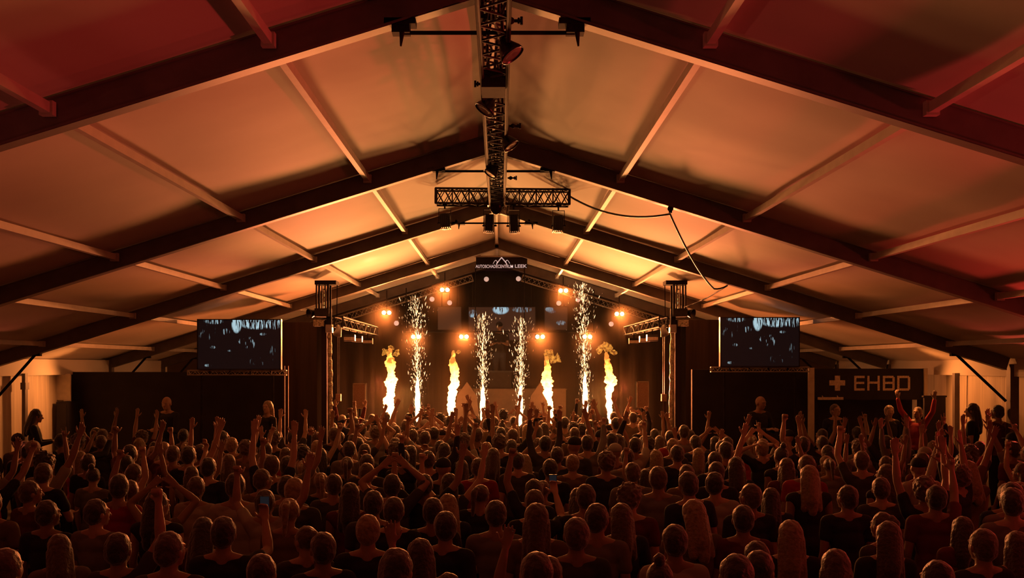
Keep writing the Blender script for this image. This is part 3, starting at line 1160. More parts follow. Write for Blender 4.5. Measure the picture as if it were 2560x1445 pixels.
# lighting bars with paired lamps
YL = 25.5
bm = NB()
tube(bm, [(-2.35, YL, 3.66), (2.35, YL, 3.66)], .022, 8)
for x in (-2.3, 2.3, -.6, .6):
    tube(bm, [(x, YL, 3.66), (x, YL, zfab(x) - .12)], .012, 6)
tag(done('lighting_bar', bm, 'black'), 'thin horizontal black bar across the stage carrying four pairs of lamps', 'bar')
for i, (px, py, lab) in enumerate(((1112, 725, 'pair of glowing lamps high left of the stage centre, level with the right high pair'),
                                   (1408, 727, 'pair of glowing lamps high right of the stage centre'),
                                   (967, 782, 'pair of glowing lamps above the leftmost flame'),
                                   (1548, 785, 'pair of glowing lamps above the rightmost flame'),
                                   (1040, 842, 'pair of glowing lamps inside the leftmost spark fountain'),
                                   (1160, 842, 'pair of glowing lamps over the second flame from left'),
                                   (1350, 842, 'pair of glowing lamps over the second flame from right'),
                                   (1468, 842, 'pair of glowing lamps inside the rightmost spark fountain'))):
    c = at(px, py, YL)
    c.y = YL - .06
    t = thing('twin_lamp', lab, 'light', tuple(c), 'paired lamps over the stage')
    bm = NB()
    box(bm, c.x - .13, c.x + .13, c.y + .015, c.y + .09, c.z - .06, c.z + .06)
    part('housing', bm, 'black', t)
    for s in (-1, 1):
        bm = NB()
        lathe(bm, [(.0, -.03), (.035, -.022), (.048, -.0), (.048, .012)], (c.x + s * .065, c.y, c.z), Vector((0, 1, 0)), 16)
        part('bulb', bm, 'bulb', t, True)
    bm = NB()
    tube(bm, [(c.x, c.y + .06, c.z + .06), (c.x, c.y + .06, 3.66 if py == 842 else zfab(c.x) - .03)], .010, 6)
    part('hanger', bm, 'black', t)
    spot((c.x, c.y - .06, c.z), (c.x * 1.2, 12, .8), 850, (1, .28, .07), 84, .9, .05)
for px, py, lab in ((1216, 698, 'small round pinkish globe left under the logo sign'), (1296, 697, 'small round pinkish globe right under the logo sign'),
                    (1080, 748, 'small round globe above the leftmost spark fountain'), (1124, 757, 'small round globe under the high left lamp pair'),
                    (1397, 758, 'small round globe under the high right lamp pair'), (1445, 749, 'small round globe beside the top of the rightmost sparks'),
                    (991, 808, 'small round globe above the leftmost flame'), (1528, 810, 'small round globe above the rightmost flame')):
    c = at(px, py, 26.0)
    t = thing('globe_lamp', lab, 'lamp', tuple(c), 'round globes over the stage')
    bm = NB()
    ball(bm, c, .062, 20, 14)
    part('globe', bm, 'globe', t, True)
    bm = NB()
    tube(bm, [c + Vector((0, 0, .06)), (c.x, 26.0, zfab(c.x) - .04)], .006, 5)
    part('cord', bm, 'black', t)

# ------------------------------------------------------------------ flames and sparks
FR = random.Random(7)


def flame(px, bx, ytop, lab, prof, puffs):
    Y = 25.35
    top = at(px, ytop, Y)
    b = at(bx, 1020, Y)
    t = thing('flame_jet', lab, 'flame', (b.x, Y, 1.2), 'flame jets on the stage')
    bm = NB()
    box(bm, b.x - .13, b.x + .13, Y - .12, Y + .12, 1.2, 1.36)
    lathe(bm, [(.05, 0), (.05, .05), (.03, .06)], (b.x, Y, 1.36))
    part('burner', bm, 'black', t)
    bm = NB()
    n, seg = 64, 22
    rings = []
    z0 = 1.42
    ph = FR.uniform(0, 9)
    prof = [q * .84 for q in prof]
    for i in range(n + 1):
        u = i / n
        z = z0 + (top.z - z0) * u
        k = u * (len(prof) - 1)
        r0 = prof[int(k)] + (prof[min(int(k) + 1, len(prof) - 1)] - prof[int(k)]) * (k - int(k))
        cx = b.x + (top.x - b.x) * u + .035 * math.sin(u * 9 + ph) * u ** .5
        ring = []
        for s in range(seg):
            a_ = 2 * PI * s / seg
            d = Vector((math.cos(a_), math.sin(a_), 0))
            q = Vector((cx, Y, z)) + d * r0
            nn = noise.noise(q * 7 + Vector((ph, 0, 0))) * .8 + noise.noise(q * 17) * .6 + noise.noise(q * 38) * .3
            r = max(.004, r0 * (1 + nn * min(1, .4 + u)))
            ring.append(bm.verts.new(Vector((cx, Y, z)) + d * r))
        rings.append(ring)
    for A_, B_ in zip(rings, rings[1:]):
        for s in range(seg):
            bm.faces.new((A_[s], A_[(s + 1) % seg], B_[(s + 1) % seg], B_[s]))
    bm.faces.new(rings[-1])
    part('fire_column', bm, 'flame', t, True)
    for (qx, qy, r) in puffs:
        c = at(qx, qy, Y)
        bm = NB()
        for k in range(7):
            o_ = Vector((FR.uniform(-1, 1), FR.uniform(-.6, .6), FR.uniform(-.8, .8))) * r * .75
            ball(bm, c + o_, r * FR.uniform(.3, .62), 14, 10)
        for v in bm.verts:
            v.co += Vector((noise.noise(v.co * 13), noise.noise(v.co * 13 + Vector((9, 0, 0))), noise.noise(v.co * 17 + Vector((0, 5, 0))))) * r * .45
        part('fire_puff', bm, 'puff', t, True)


flame(978, 972, 868, 'leftmost tall white-hot flame jet on the stage', [.05, .10, .12, .12, .11, .13, .12, .11, .12, .07, .03], [(965, 878, .10), (993, 882, .09), (978, 870, .07)])
flame(1137, 1128, 876, 'second flame jet from the left, forked at its tip', [.04, .09, .11, .09, .10, .12, .13, .12, .10, .06, .02], [(1146, 880, .05)])
flame(1362, 1378, 884, 'third flame jet with a round yellow puff at its right', [.04, .07, .08, .08, .10, .13, .14, .10, .08, .06, .03], [(1386, 890, .16), (1371, 884, .10)])
flame(1519, 1526, 880, 'rightmost flame jet with ragged orange puffs on top', [.04, .07, .08, .07, .08, .10, .14, .13, .10, .07, .03], [(1508, 872, .13), (1530, 876, .12), (1512, 862, .09)])


def fountain(bx, tx, ytop, spread, lab, n=330):
    n = int(n * 1.35)
    Y = 25.05
    t = thing('spark_fountain', lab, 'spark fountain', (at(bx, 1030, Y).x, Y, 1.2), 'spark fountains on the stage')
    b = at(bx, 1030, Y)
    top = at(tx, ytop, Y)
    bm = NB()
    box(bm, b.x - .1, b.x + .1, Y - .1, Y + .1, 1.2, 1.34)
    part('machine', bm, 'black', t)
    bm = NB()
    H = top.z - 1.36
    pts, rs = [], []
    for i in range(12):
        u = i / 11
        pts.append((b.x + (top.x - b.x) * u * .35 + .01 * math.sin(i * 2), Y, 1.36 + H * .40 * u))
        rs.append(.03 + .035 * math.sin(PI * min(1, u * 1.1)) if i < 11 else .006)
    tube(bm, pts, rs, 10)
    part('bright_jet', bm, 'jet', t, True)
    for nm, m_, cnt, size in (('sparks', 'spark', n, .011), ('embers', 'spark_dim', n, .010)):
        bm = NB()
        for k in range(cnt):
            u = FR.random() ** 1.2
            z = 1.5 + H * u
            wd = spread * (.12 + .88 * min(1, u * 1.25) ** .8)
            a_ = FR.uniform(0, 2 * PI)
            rad = wd * abs(FR.gauss(0, .42))
            if nm == 'embers':
                rad *= 1.4
            x = b.x + (top.x - b.x) * u + math.cos(a_) * rad
            y = Y + math.sin(a_) * rad
            s = size * FR.uniform(.45, 1.4)
            ln = s * FR.uniform(1.2, 4.6)
            lean = Vector((math.cos(a_) * .25 + FR.uniform(-.2, .2), 0, 1)).normalized()
            c = Vector((x, y, z))
            vs = [bm.verts.new(c + lean * ln), bm.verts.new(c - lean * ln)] + [bm.verts.new(c + Vector(q) * s * .55) for q in ((1, 0, 0), (0, 1, 0), (-1, 0, 0), (0, -1, 0))]
            for q in range(4):
                bm.faces.new((vs[0], vs[2 + q], vs[2 + (q + 1) % 4]))
                bm.faces.new((vs[1], vs[2 + (q + 1) % 4], vs[2 + q]))
        o = part(nm, bm, m_, t)
        o['kind'] = 'stuff'


fountain(1045, 1040, 755, .36, 'leftmost tall fountain of white sparks', 380)
fountain(1207, 1207, 800, .30, 'spark fountain left of the stage centre', 330)
fountain(1300, 1303, 808, .32, 'spark fountain right of the stage centre', 340)
fountain(1465, 1455, 722, .33, 'rightmost and tallest fountain of white sparks', 420)

# warm haze hanging over the stage, lit by the fire
hz = bpy.data.materials.new('stage_haze')
hz.use_nodes = True
nt = hz.node_tree
nt.nodes.remove(nt.nodes['Principled BSDF'])
vs_ = nt.nodes.new('ShaderNodeVolumeScatter')
vs_.inputs['Color'].default_value = (1, .74, .48, 1)
vs_.inputs['Density'].default_value = .045
vs_.inputs['Anisotropy'].default_value = .35
nt.links.new(vs_.outputs[0], nt.nodes['Material Output'].inputs['Volume'])
bm = NB()
hx = (-4.5, 4.4)
prof_ = [(hx[0], 1.22), (hx[1], 1.22), (hx[1], zfab(hx[1]) - .32), (X0, ZF - .32), (hx[0], zfab(hx[0]) - .32)]
fa = [bm.verts.new((a_, 24.6, b_)) for a_, b_ in prof_]
fb = [bm.verts.new((a_, 27.85, b_)) for a_, b_ in prof_]
bm.faces.new(fa)
bm.faces.new(fb[::-1])
for k in range(5):
    bm.faces.new((fa[(k + 1) % 5], fa[k], fb[k], fb[(k + 1) % 5]))
bmesh.ops.recalc_face_normals(bm, faces=bm.faces)
o = done('stage_haze', bm, hz)
tag(o, 'thin orange lit haze hanging over the stage around the flames', 'haze', kind='stuff')

# ------------------------------------------------------------------ people
SKIN = [mat('skin_warm', (.33, .18, .12), .5, 0, .08, 12, sheen=.2), mat('skin_pale', (.45, .27, .19), .5, 0, .08, 12, sheen=.2), mat('skin_tan', (.27, .15, .095), .5, 0, .08, 12, sheen=.2)]
HAIR = {'black': mat('hair_black', (.018, .013, .010), .42, 0, .4, 40, .6, .8), 'dark brown': mat('hair_dark_brown', (.030, .018, .011), .42, 0, .4, 40, .6, .8),
        'brown': mat('hair_brown', (.07, .038, .02), .42, 0, .35, 40, .6, .8), 'blond': mat('hair_blond', (.24, .15, .07), .42, 0, .3, 40, .6, .8)}
CLOTH = {'black': mat('cloth_black', (.016, .014, .015), .85, 0, .3, 5, .5), 'charcoal': mat('cloth_charcoal', (.05, .045, .048), .85, 0, .25, 5, .5),
         'white': mat('cloth_white', (.34, .30, .26), .8, 0, .1, 5, .5), 'grey': mat('cloth_grey', (.16, .14, .135), .85, 0, .2, 5, .5),
         'maroon': mat('cloth_maroon', (.11, .018, .022), .85, 0, .2, 5, .5), 'navy': mat('cloth_navy', (.02, .025, .06), .85, 0, .2, 5, .5),
         'tan': mat('cloth_tan', (.15, .10, .06), .85, 0, .15, 5, .5), 'red': mat('cloth_red', (.30, .02, .03), .85, 0, .2, 5, .5)}
DENIM = mat('trouser_denim', (.03, .035, .06), .9, 0, .25, 8, .3)
BLACKT = mat('trouser_black', (.015, .014, .015), .9, 0, .25, 8, .3)
M['eye'] = mat('eye_glossy', (.30, .26, .24), .15, 0, .5, 60)


def cap(bm, p0, p1, r0, r1, seg=12):
    """closed capsule with a taper"""
    p0, p1 = Vector(p0), Vector(p1)
    d = p1 - p0
    L_ = d.length
    if L_ < 1e-5:
        return
    d /= L_
    pts, rs = [], []
    for k in range(4):
        a = PI / 2 * (1 - k / 3)
        pts.append(p0 - d * r0 * math.sin(a))
        rs.append(max(.001, r0 * math.cos(a)))
    for k in range(4):
        a = PI / 2 * (k / 3)
        pts.append(p1 + d * r1 * math.sin(a))
        rs.append(max(.001, r1 * math.cos(a)))
    a, b = frame_of(d)
    rings = []
    for p, r in zip(pts, rs):
        rings.append([bm.verts.new(p + (a * math.cos(2 * PI * k / seg) + b * math.sin(2 * PI * k / seg)) * r) for k in range(seg)])
    for A_, B_ in zip(rings, rings[1:]):
        for k in range(seg):
            bm.faces.new((A_[k], A_[(k + 1) % seg], B_[(k + 1) % seg], B_[k]))
    bm.faces.new(rings[0][::-1])
    bm.faces.new(rings[-1])


def fuse(name, bm, voxel, ratio, smooth=2, tris=None):
    """join overlapping solids into one continuous smooth skin"""
    me = bpy.data.meshes.new(name)
    bmesh.ops.recalc_face_normals(bm, faces=bm.faces)
    bm.to_mesh(me)
    bm.free()
    o = bpy.data.objects.new(name, me)
    COL.objects.link(o)
    r = o.modifiers.new('r', 'REMESH')
    r.mode = 'VOXEL'
    r.voxel_size = voxel
    s = o.modifiers.new('s', 'SMOOTH')
    s.factor = .5
    s.iterations = smooth
    d = o.modifiers.new('d', 'DECIMATE')
    d.ratio = ratio
    dg = bpy.context.evaluated_depsgraph_get()
    out = bpy.data.meshes.new_from_object(o.evaluated_get(dg))
    bpy.data.objects.remove(o)
    bpy.data.meshes.remove(me)
    out.name = name
    out.polygons.foreach_set('use_smooth', [True] * len(out.polygons))
    return out


ARM = {  # elbow and wrist directions for the right arm (+x outward, +y towards the stage, +z up), hand shape
    'down': ((.12, -.02, -1), (.05, .35, -1), 'relaxed'),
    'up': ((.22, .18, 1), (-.02, .12, 1), 'open'),
    'upout': ((.65, .10, .85), (.18, .12, 1), 'open'),
    'clap': ((.62, .42, .75), (-.92, .15, .75), 'open'),
    'bent': ((.55, .55, .55), (-.05, -.02, 1), 'fist'),
    'point': ((.25, .75, .80), (.05, .55, .85), 'point'),
    'horns': ((.30, .30, .95), (.12, .10, 1), 'horns'),
    'phone': ((.20, .75, .15), (-.22, .60, .85), 'hold'),
    'front': ((.15, .30, -.9), (-.55, .85, .15), 'relaxed'),
    'fist': ((.35, .30, .9), (-.15, .15, 1), 'fist'),
    'wave': ((.45, .12, .90), (.35, .0, 1), 'open'),
    'headhold': ((.95, .35, .55), (-.75, -.40, .35), 'relaxed'),
}


def finger(bm, p, d, n, ln, r, curl):
    segs = 3
    q = Vector(p)
    d = d.copy()
    axis = d.cross(n).normalized()
    for k in range(segs):
        d = (Matrix.Rotation(-curl, 3, axis) @ d).normalized()
        q2 = q + d * ln / segs * (1.15 - .15 * k)
        cap(bm, q, q2, r * (1 - .1 * k), r * (.9 - .1 * k), 8)
        q = q2


def hand(bm, wrist, d, side, shape, s):
    """palm, four unequal fingers and a thumb; side = direction of the thumb"""
    d = d.normalized()
    side = (side - d * side.dot(d)).normalized()
    n = d.cross(side).normalized()          # back/palm normal
    if n.y > 0:
        n = -n                               # palm side faces the stage
    pal = n * -1
    p1 = wrist + d * .085
    for o_ in (-.026, -.009, .009, .026):
        cap(bm, wrist + side * o_ * .55 + d * .01, p1 + side * o_, .016, .0135, 8)
    curls = {'open': (.10, .08, .10, .14), 'relaxed': (.35, .4, .45, .5), 'fist': (1.25, 1.3, 1.3, 1.25), 'point': (.05, 1.25, 1.3, 1.3),
             'horns': (.05, 1.3, 1.3, .08), 'hold': (.7, .75, .8, .8)}[shape]
    for (o_, ln, sp), cu in zip(((.028, .072, .16), (.010, .080, .05), (-.009, .074, -.06), (-.027, .058, -.20)), curls):
        fd = (d + side * sp * (1 if shape in ('open', 'horns', 'point') else .3)).normalized()
        finger(bm, p1 + side * o_, fd, pal, ln, .0105, cu)
    td = (d * .55 + side * .95 + pal * .15).normalized()
    tc = {'open': .1, 'relaxed': .3, 'fist': .75, 'point': .7, 'horns': .7, 'hold': .35}[shape]
    q = wrist + d * .028 + side * .022
    q2 = q + td * .035
    cap(bm, q, q2, .014, .012, 8)
    t3 = (td + d * .8 * (1 - tc) + (pal - side) * tc).normalized()
    q3 = q2 + t3 * .032
    cap(bm, q2, q3, .012, .0105, 8)
    cap(bm, q3, q3 + (t3 + d * .3).normalized() * .02, .0105, .009, 8)


def joints(arm, s):
    e, wv, shp = ARM[arm]
    up = e[2] > .3
    sh = Vector((s * (.185 if not up else .165), -.01, 1.425 + (.035 if up else 0)))
    el = sh + Vector((s * e[0], e[1], e[2])).normalized() * .285
    wr = el + Vector((s * wv[0], wv[1], wv[2])).normalized() * .25
    return sh, el, wr, shp


def head_mtx(turn, nod):
    c = Vector((0, -.01, 1.52))
    return Matrix.Translation(c) @ Matrix.Rotation(turn, 4, 'Z') @ Matrix.Rotation(nod, 4, 'X') @ Matrix.Translation(-c)


def build_body(name, la, ra, turn=0, nod=0, ratio=.28, voxel=.0085):
    bm = NB()
    H_ = head_mtx(turn, nod)
    # trunk
    ball(bm, (0, 0, 1.26), (.155, .100, .19))
    ball(bm, (0, -.008, 1.37), (.165, .085, .095))
    ball(bm, (0, 0, 1.08), (.130, .092, .17))
    ball(bm, (0, -.005, .94), (.160, .112, .13))
    for s in (-1, 1):
        cap(bm, (s * .085, -.005, .90), (s * .10, .01, .50), .083, .052)
        cap(bm, (s * .10, .01, .50), (s * .105, -.025, .10), .054, .036)
        cap(bm, (s * .105, -.03, .055), (s * .115, .15, .035), .042, .032)
        arm = ra if s > 0 else la
        sh, el, wr, shp = joints(arm, s)
        cap(bm, (s * .03, -.02, 1.475), sh + Vector((-s * .015, 0, .01)), .050, .047)
        cap(bm, (s * .09, -.01, 1.36), sh, .065, .052)
        cap(bm, sh, sh.lerp(el, .5), .050, .045)
        cap(bm, sh.lerp(el, .45), el, .045, .036)
        cap(bm, el, el.lerp(wr, .35), .037, .040)
        cap(bm, el.lerp(wr, .3), wr, .040, .024)
        d = (wr - el)
        side = Vector((-s, 0, 0)) if shp != 'relaxed' else Vector((-s * .2, 1, 0))
        hand(bm, wr, d, side, shp, s)
    # neck and head
    nb = NB()
    cap(bm, (0, -.02, 1.44), H_ @ Vector((0, -.012, 1.59)), .060, .052)
    for c, r in (((0, -.008, 1.655), (.076, .094, .098)), ((0, .028, 1.595), (.055, .062, .062)), ((0, .045, 1.625), (.062, .052, .07)),
                 ((0, .072, 1.556), (.024, .022, .020))):
        ball(bm, c, r, 20, 14, H_)
    cap(bm, H_ @ Vector((0, .090, 1.655)), H_ @ Vector((0, .112, 1.618)), .009, .014, 8)
    for s in (-1, 1):
        ball(bm, (s * .079, -.002, 1.632), (.012, .020, .032), 10, 8, H_)
        cap(bm, H_ @ Vector((s * .016, .088, 1.672)), H_ @ Vector((s * .046, .076, 1.670)), .011, .009, 8)
    cap(bm, H_ @ Vector((-.020, .088, 1.584)), H_ @ Vector((.020, .088, 1.584)), .010, .010, 8)
    nb.free()
    return fuse(name, bm, voxel, ratio)


def build_shirt(name, la, ra, sleeve, ratio=.35):
    bm = NB()
    g = .014
    ball(bm, (0, 0, 1.26), (.155 + g, .100 + g, .185))
    ball(bm, (0, -.008, 1.37), (.165 + g, .085 + g, .100))
    ball(bm, (0, 0, 1.08), (.138 + g, .095 + g, .19))
    ball(bm, (0, -.004, .97), (.160 + g, .112 + g, .12))
    for s in (-1, 1):
        sh, el, wr, shp = joints(ra if s > 0 else la, s)
        cap(bm, (s * .055, -.02, 1.450), sh + Vector((-s * .015, 0, .01)), .052, .057)
        cap(bm, (s * .09, -.01, 1.36), sh, .075, .062)
        if sleeve == 'short':
            cap(bm, sh, sh.lerp(el, .50), .063, .059)
        elif sleeve == 'long':
            cap(bm, sh, el, .062, .050)
            cap(bm, el, el.lerp(wr, .88), .050, .036)
    for v in bm.verts:
        n = noise.noise(v.co * 7)
        v.co += Vector((v.co.x, v.co.y, 0)) * n * .06
    return fuse(name, bm, .012, ratio, 2)


def build_trousers():
    bm = NB()
    ball(bm, (0, -.004, .93), (.168, .122, .125))
    for s in (-1, 1):
        cap(bm, (s * .085, -.005, .90), (s * .10, .01, .50), .096, .070)
        cap(bm, (s * .10, .01, .50), (s * .105, -.022, .12), .070, .056)
    return fuse('trousers', bm, .014, .3, 2)


def build_shoes():
    bm = NB()
    for s in (-1, 1):
        cap(bm, (s * .105, -.045, .052), (s * .115, .155, .042), .052, .042)
        box(bm, s * .11 - .045, s * .11 + .045, -.09, .19, .0, .03)
    return fuse('shoes', bm, .012, .4, 1)


def build_hair(kind, turn, nod):
    H_ = head_mtx(turn, nod)
    bm = NB()
    fr_ = 26
    if kind == 'short':
        ball(bm, (0, -.018, 1.668), (.088, .098, .100), 24, 18)
        ball(bm, (0, -.035, 1.625), (.082, .078, .085), 20, 14)
        amp = .007
    elif kind == 'curly':
        ball(bm, (0, -.018, 1.685), (.104, .110, .105), 28, 20)
        ball(bm, (0, -.045, 1.635), (.095, .085, .085), 24, 16)
        amp, fr_ = .022, 34
    elif kind == 'long':
        ball(bm, (0, -.016, 1.668), (.092, .100, .102), 24, 18)
        cap(bm, (0, -.045, 1.64), (0, -.095, 1.42), .085, .075)
        cap(bm, (-.05, -.04, 1.62), (-.075, -.085, 1.33), .050, .040)
        cap(bm, (.05, -.04, 1.62), (.075, -.085, 1.33), .050, .040)
        cap(bm, (0, -.09, 1.45), (0, -.115, 1.30), .070, .045)
        amp = .008
    elif kind == 'ponytail':
        ball(bm, (0, -.016, 1.668), (.087, .098, .099), 24, 18)
        cap(bm, (0, -.105, 1.72), (0, -.150, 1.68), .030, .034)
        cap(bm, (0, -.150, 1.68), (0, -.145, 1.45), .036, .018)
        amp = .006
    elif kind == 'bun':
        ball(bm, (0, -.016, 1.668), (.087, .098, .099), 24, 18)
        ball(bm, (0, -.055, 1.785), (.042, .042, .040), 14, 10)
        amp = .006
    else:   # cap
        ball(bm, (0, -.012, 1.690), (.090, .103, .085), 24, 18)
        for v in list(bm.verts):
            if v.co.z < 1.665:
                v.co.z = 1.665
        cap(bm, (-.04, .09, 1.672), (-.03, .155, 1.664), .012, .010)
        cap(bm, (.04, .09, 1.672), (.03, .155, 1.664), .012, .010)
        cap(bm, (0, .09, 1.674), (0, .165, 1.664), .014, .010)
        ball(bm, (0, -.012, 1.776), (.010, .010, .006), 8, 6)
        amp = .0
    for v in bm.verts:
        if amp:
            c = Vector((0, -.02, min(v.co.z, 1.66)))
            dd = (v.co - c)
            if dd.length > 1e-4:
                st = Vector((v.co.x * fr_ * 1.6, v.co.y * fr_ * 1.6, v.co.z * (fr_ if kind == 'curly' else 9)))
                v.co += dd.normalized() * noise.noise(st) * amp * 1.6
        v.co = H_ @ v.co
    return fuse('hair' if kind != 'cap' else 'cap', bm, .009, .40, 1)


TROUSERS = build_trousers()
SHOES = build_shoes()
VAR = []   # (left arm, right arm, turn, nod, words)
for la, ra, tu, no, words in (
        ('down', 'down', 0, 0, 'arms down'),
        ('down', 'down', .45, .05, 'head turned left, arms down'),
        ('down', 'down', -.5, 0, 'head turned right, arms down'),
        ('front', 'front', .1, -.18, 'looking down with hands in front'),
        ('up', 'up', 0, .12, 'both arms straight up'),
        ('upout', 'upout', .1, .1, 'both arms spread up'),
        ('clap', 'clap', 0, .1, 'clapping overhead'),
        ('down', 'wave', -.2, .05, 'right hand waving'),
        ('wave', 'down', .2, .05, 'left hand waving'),
        ('down', 'fist', 0, .08, 'right fist raised'),
        ('fist', 'down', .15, .08, 'left fist raised'),
        ('horns', 'down', 0, .05, 'left hand raised in horns'),
        ('down', 'point', .1, .05, 'right finger pointing up'),
        ('down', 'phone', 0, .05, 'right hand lifted ahead'),
        ('bent', 'upout', -.2, .1, 'both arms bent up'),
        ('headhold', 'headhold', 0, 0, 'hands held behind the head')):
    VAR.append((la, ra, tu, no, words))
BODY = [build_body('body', la, ra, tu, no) for la, ra, tu, no, wds in VAR]
SHIRT = {}
HAIRM = {}


def shirt_mesh(v, sl):
    if (v, sl) not in SHIRT:
        SHIRT[(v, sl)] = build_shirt('shirt', VAR[v][0], VAR[v][1], sl)
    return SHIRT[(v, sl)]


def hair_mesh(v, k):
    key = (VAR[v][2], VAR[v][3], k)
    if key not in HAIRM:
        HAIRM[key] = build_hair(k, VAR[v][2], VAR[v][3])
    return HAIRM[key]


HAIRKINDS = [('short', 'dark brown'), ('short', 'black'), ('short', 'brown'), ('long', 'blond'), ('long', 'brown'), ('long', 'dark brown'), ('ponytail', 'blond'),
             ('ponytail', 'brown'), ('bun', 'dark brown'), ('curly', 'brown'), ('curly', 'black'), ('cap', 'black'), ('short', 'blond'), ('long', 'black'), ('cap', 'white')]
HAIRW = [15, 13, 9, 6, 6, 6, 4, 4, 3, 4, 3, 3, 2, 4, 1]
CLW = {'black': 26, 'charcoal': 14, 'white': 12, 'grey': 12, 'maroon': 6, 'navy': 10, 'tan': 8, 'red': 3}
PR = random.Random(23)


def obj_part(name, me, m, parent):
    o = bpy.data.objects.new(name, me)
    if not me.materials:
        me.materials.append(m)
    COL.objects.link(o)
    o.parent = parent
    o.material_slots[0].link = 'OBJECT'
    o.material_slots[0].material = m
    return o


def eyes_for(v, parent):
    H_ = head_mtx(VAR[v][2], VAR[v][3])
    for s in (-1, 1):
        bm = NB()
        ball(bm, (s * .030, .079, 1.646), .0125, 12, 8, H_)
        bm2 = done('eye', bm, 'eye', parent, True)


PEOPLE = []


def person(x, y, v, hair, cloth, sleeve, rz=0, sc=1.0, z=0, eyes=False, skin=None, label=None, tilt=(0, 0)):
    t = bpy.data.objects.new('person', None)
    t.empty_display_size = .1
    COL.objects.link(t)
    t.location = (x, y, z)
    t.rotation_euler = (tilt[0], tilt[1], rz)
    t.scale = (sc, sc, sc)
    obj_part('body', BODY[v], skin or PR.choice(SKIN), t)
    obj_part('shirt', shirt_mesh(v, sleeve), CLOTH[cloth], t)
    obj_part('trousers', TROUSERS, PR.choice((DENIM, BLACKT)), t)
    obj_part('shoes', SHOES, BLACKT, t)
    if hair:
        obj_part('cap' if hair[0] == 'cap' else 'hair', hair_mesh(v, hair[0]), CLOTH[hair[1]] if hair[0] == 'cap' else HAIR[hair[1]], t)
    if eyes:
        eyes_for(v, t)
    t['category'] = 'person'
    PEOPLE.append((t, x, y, v, hair, cloth, sleeve, sc, z, label))
    return t


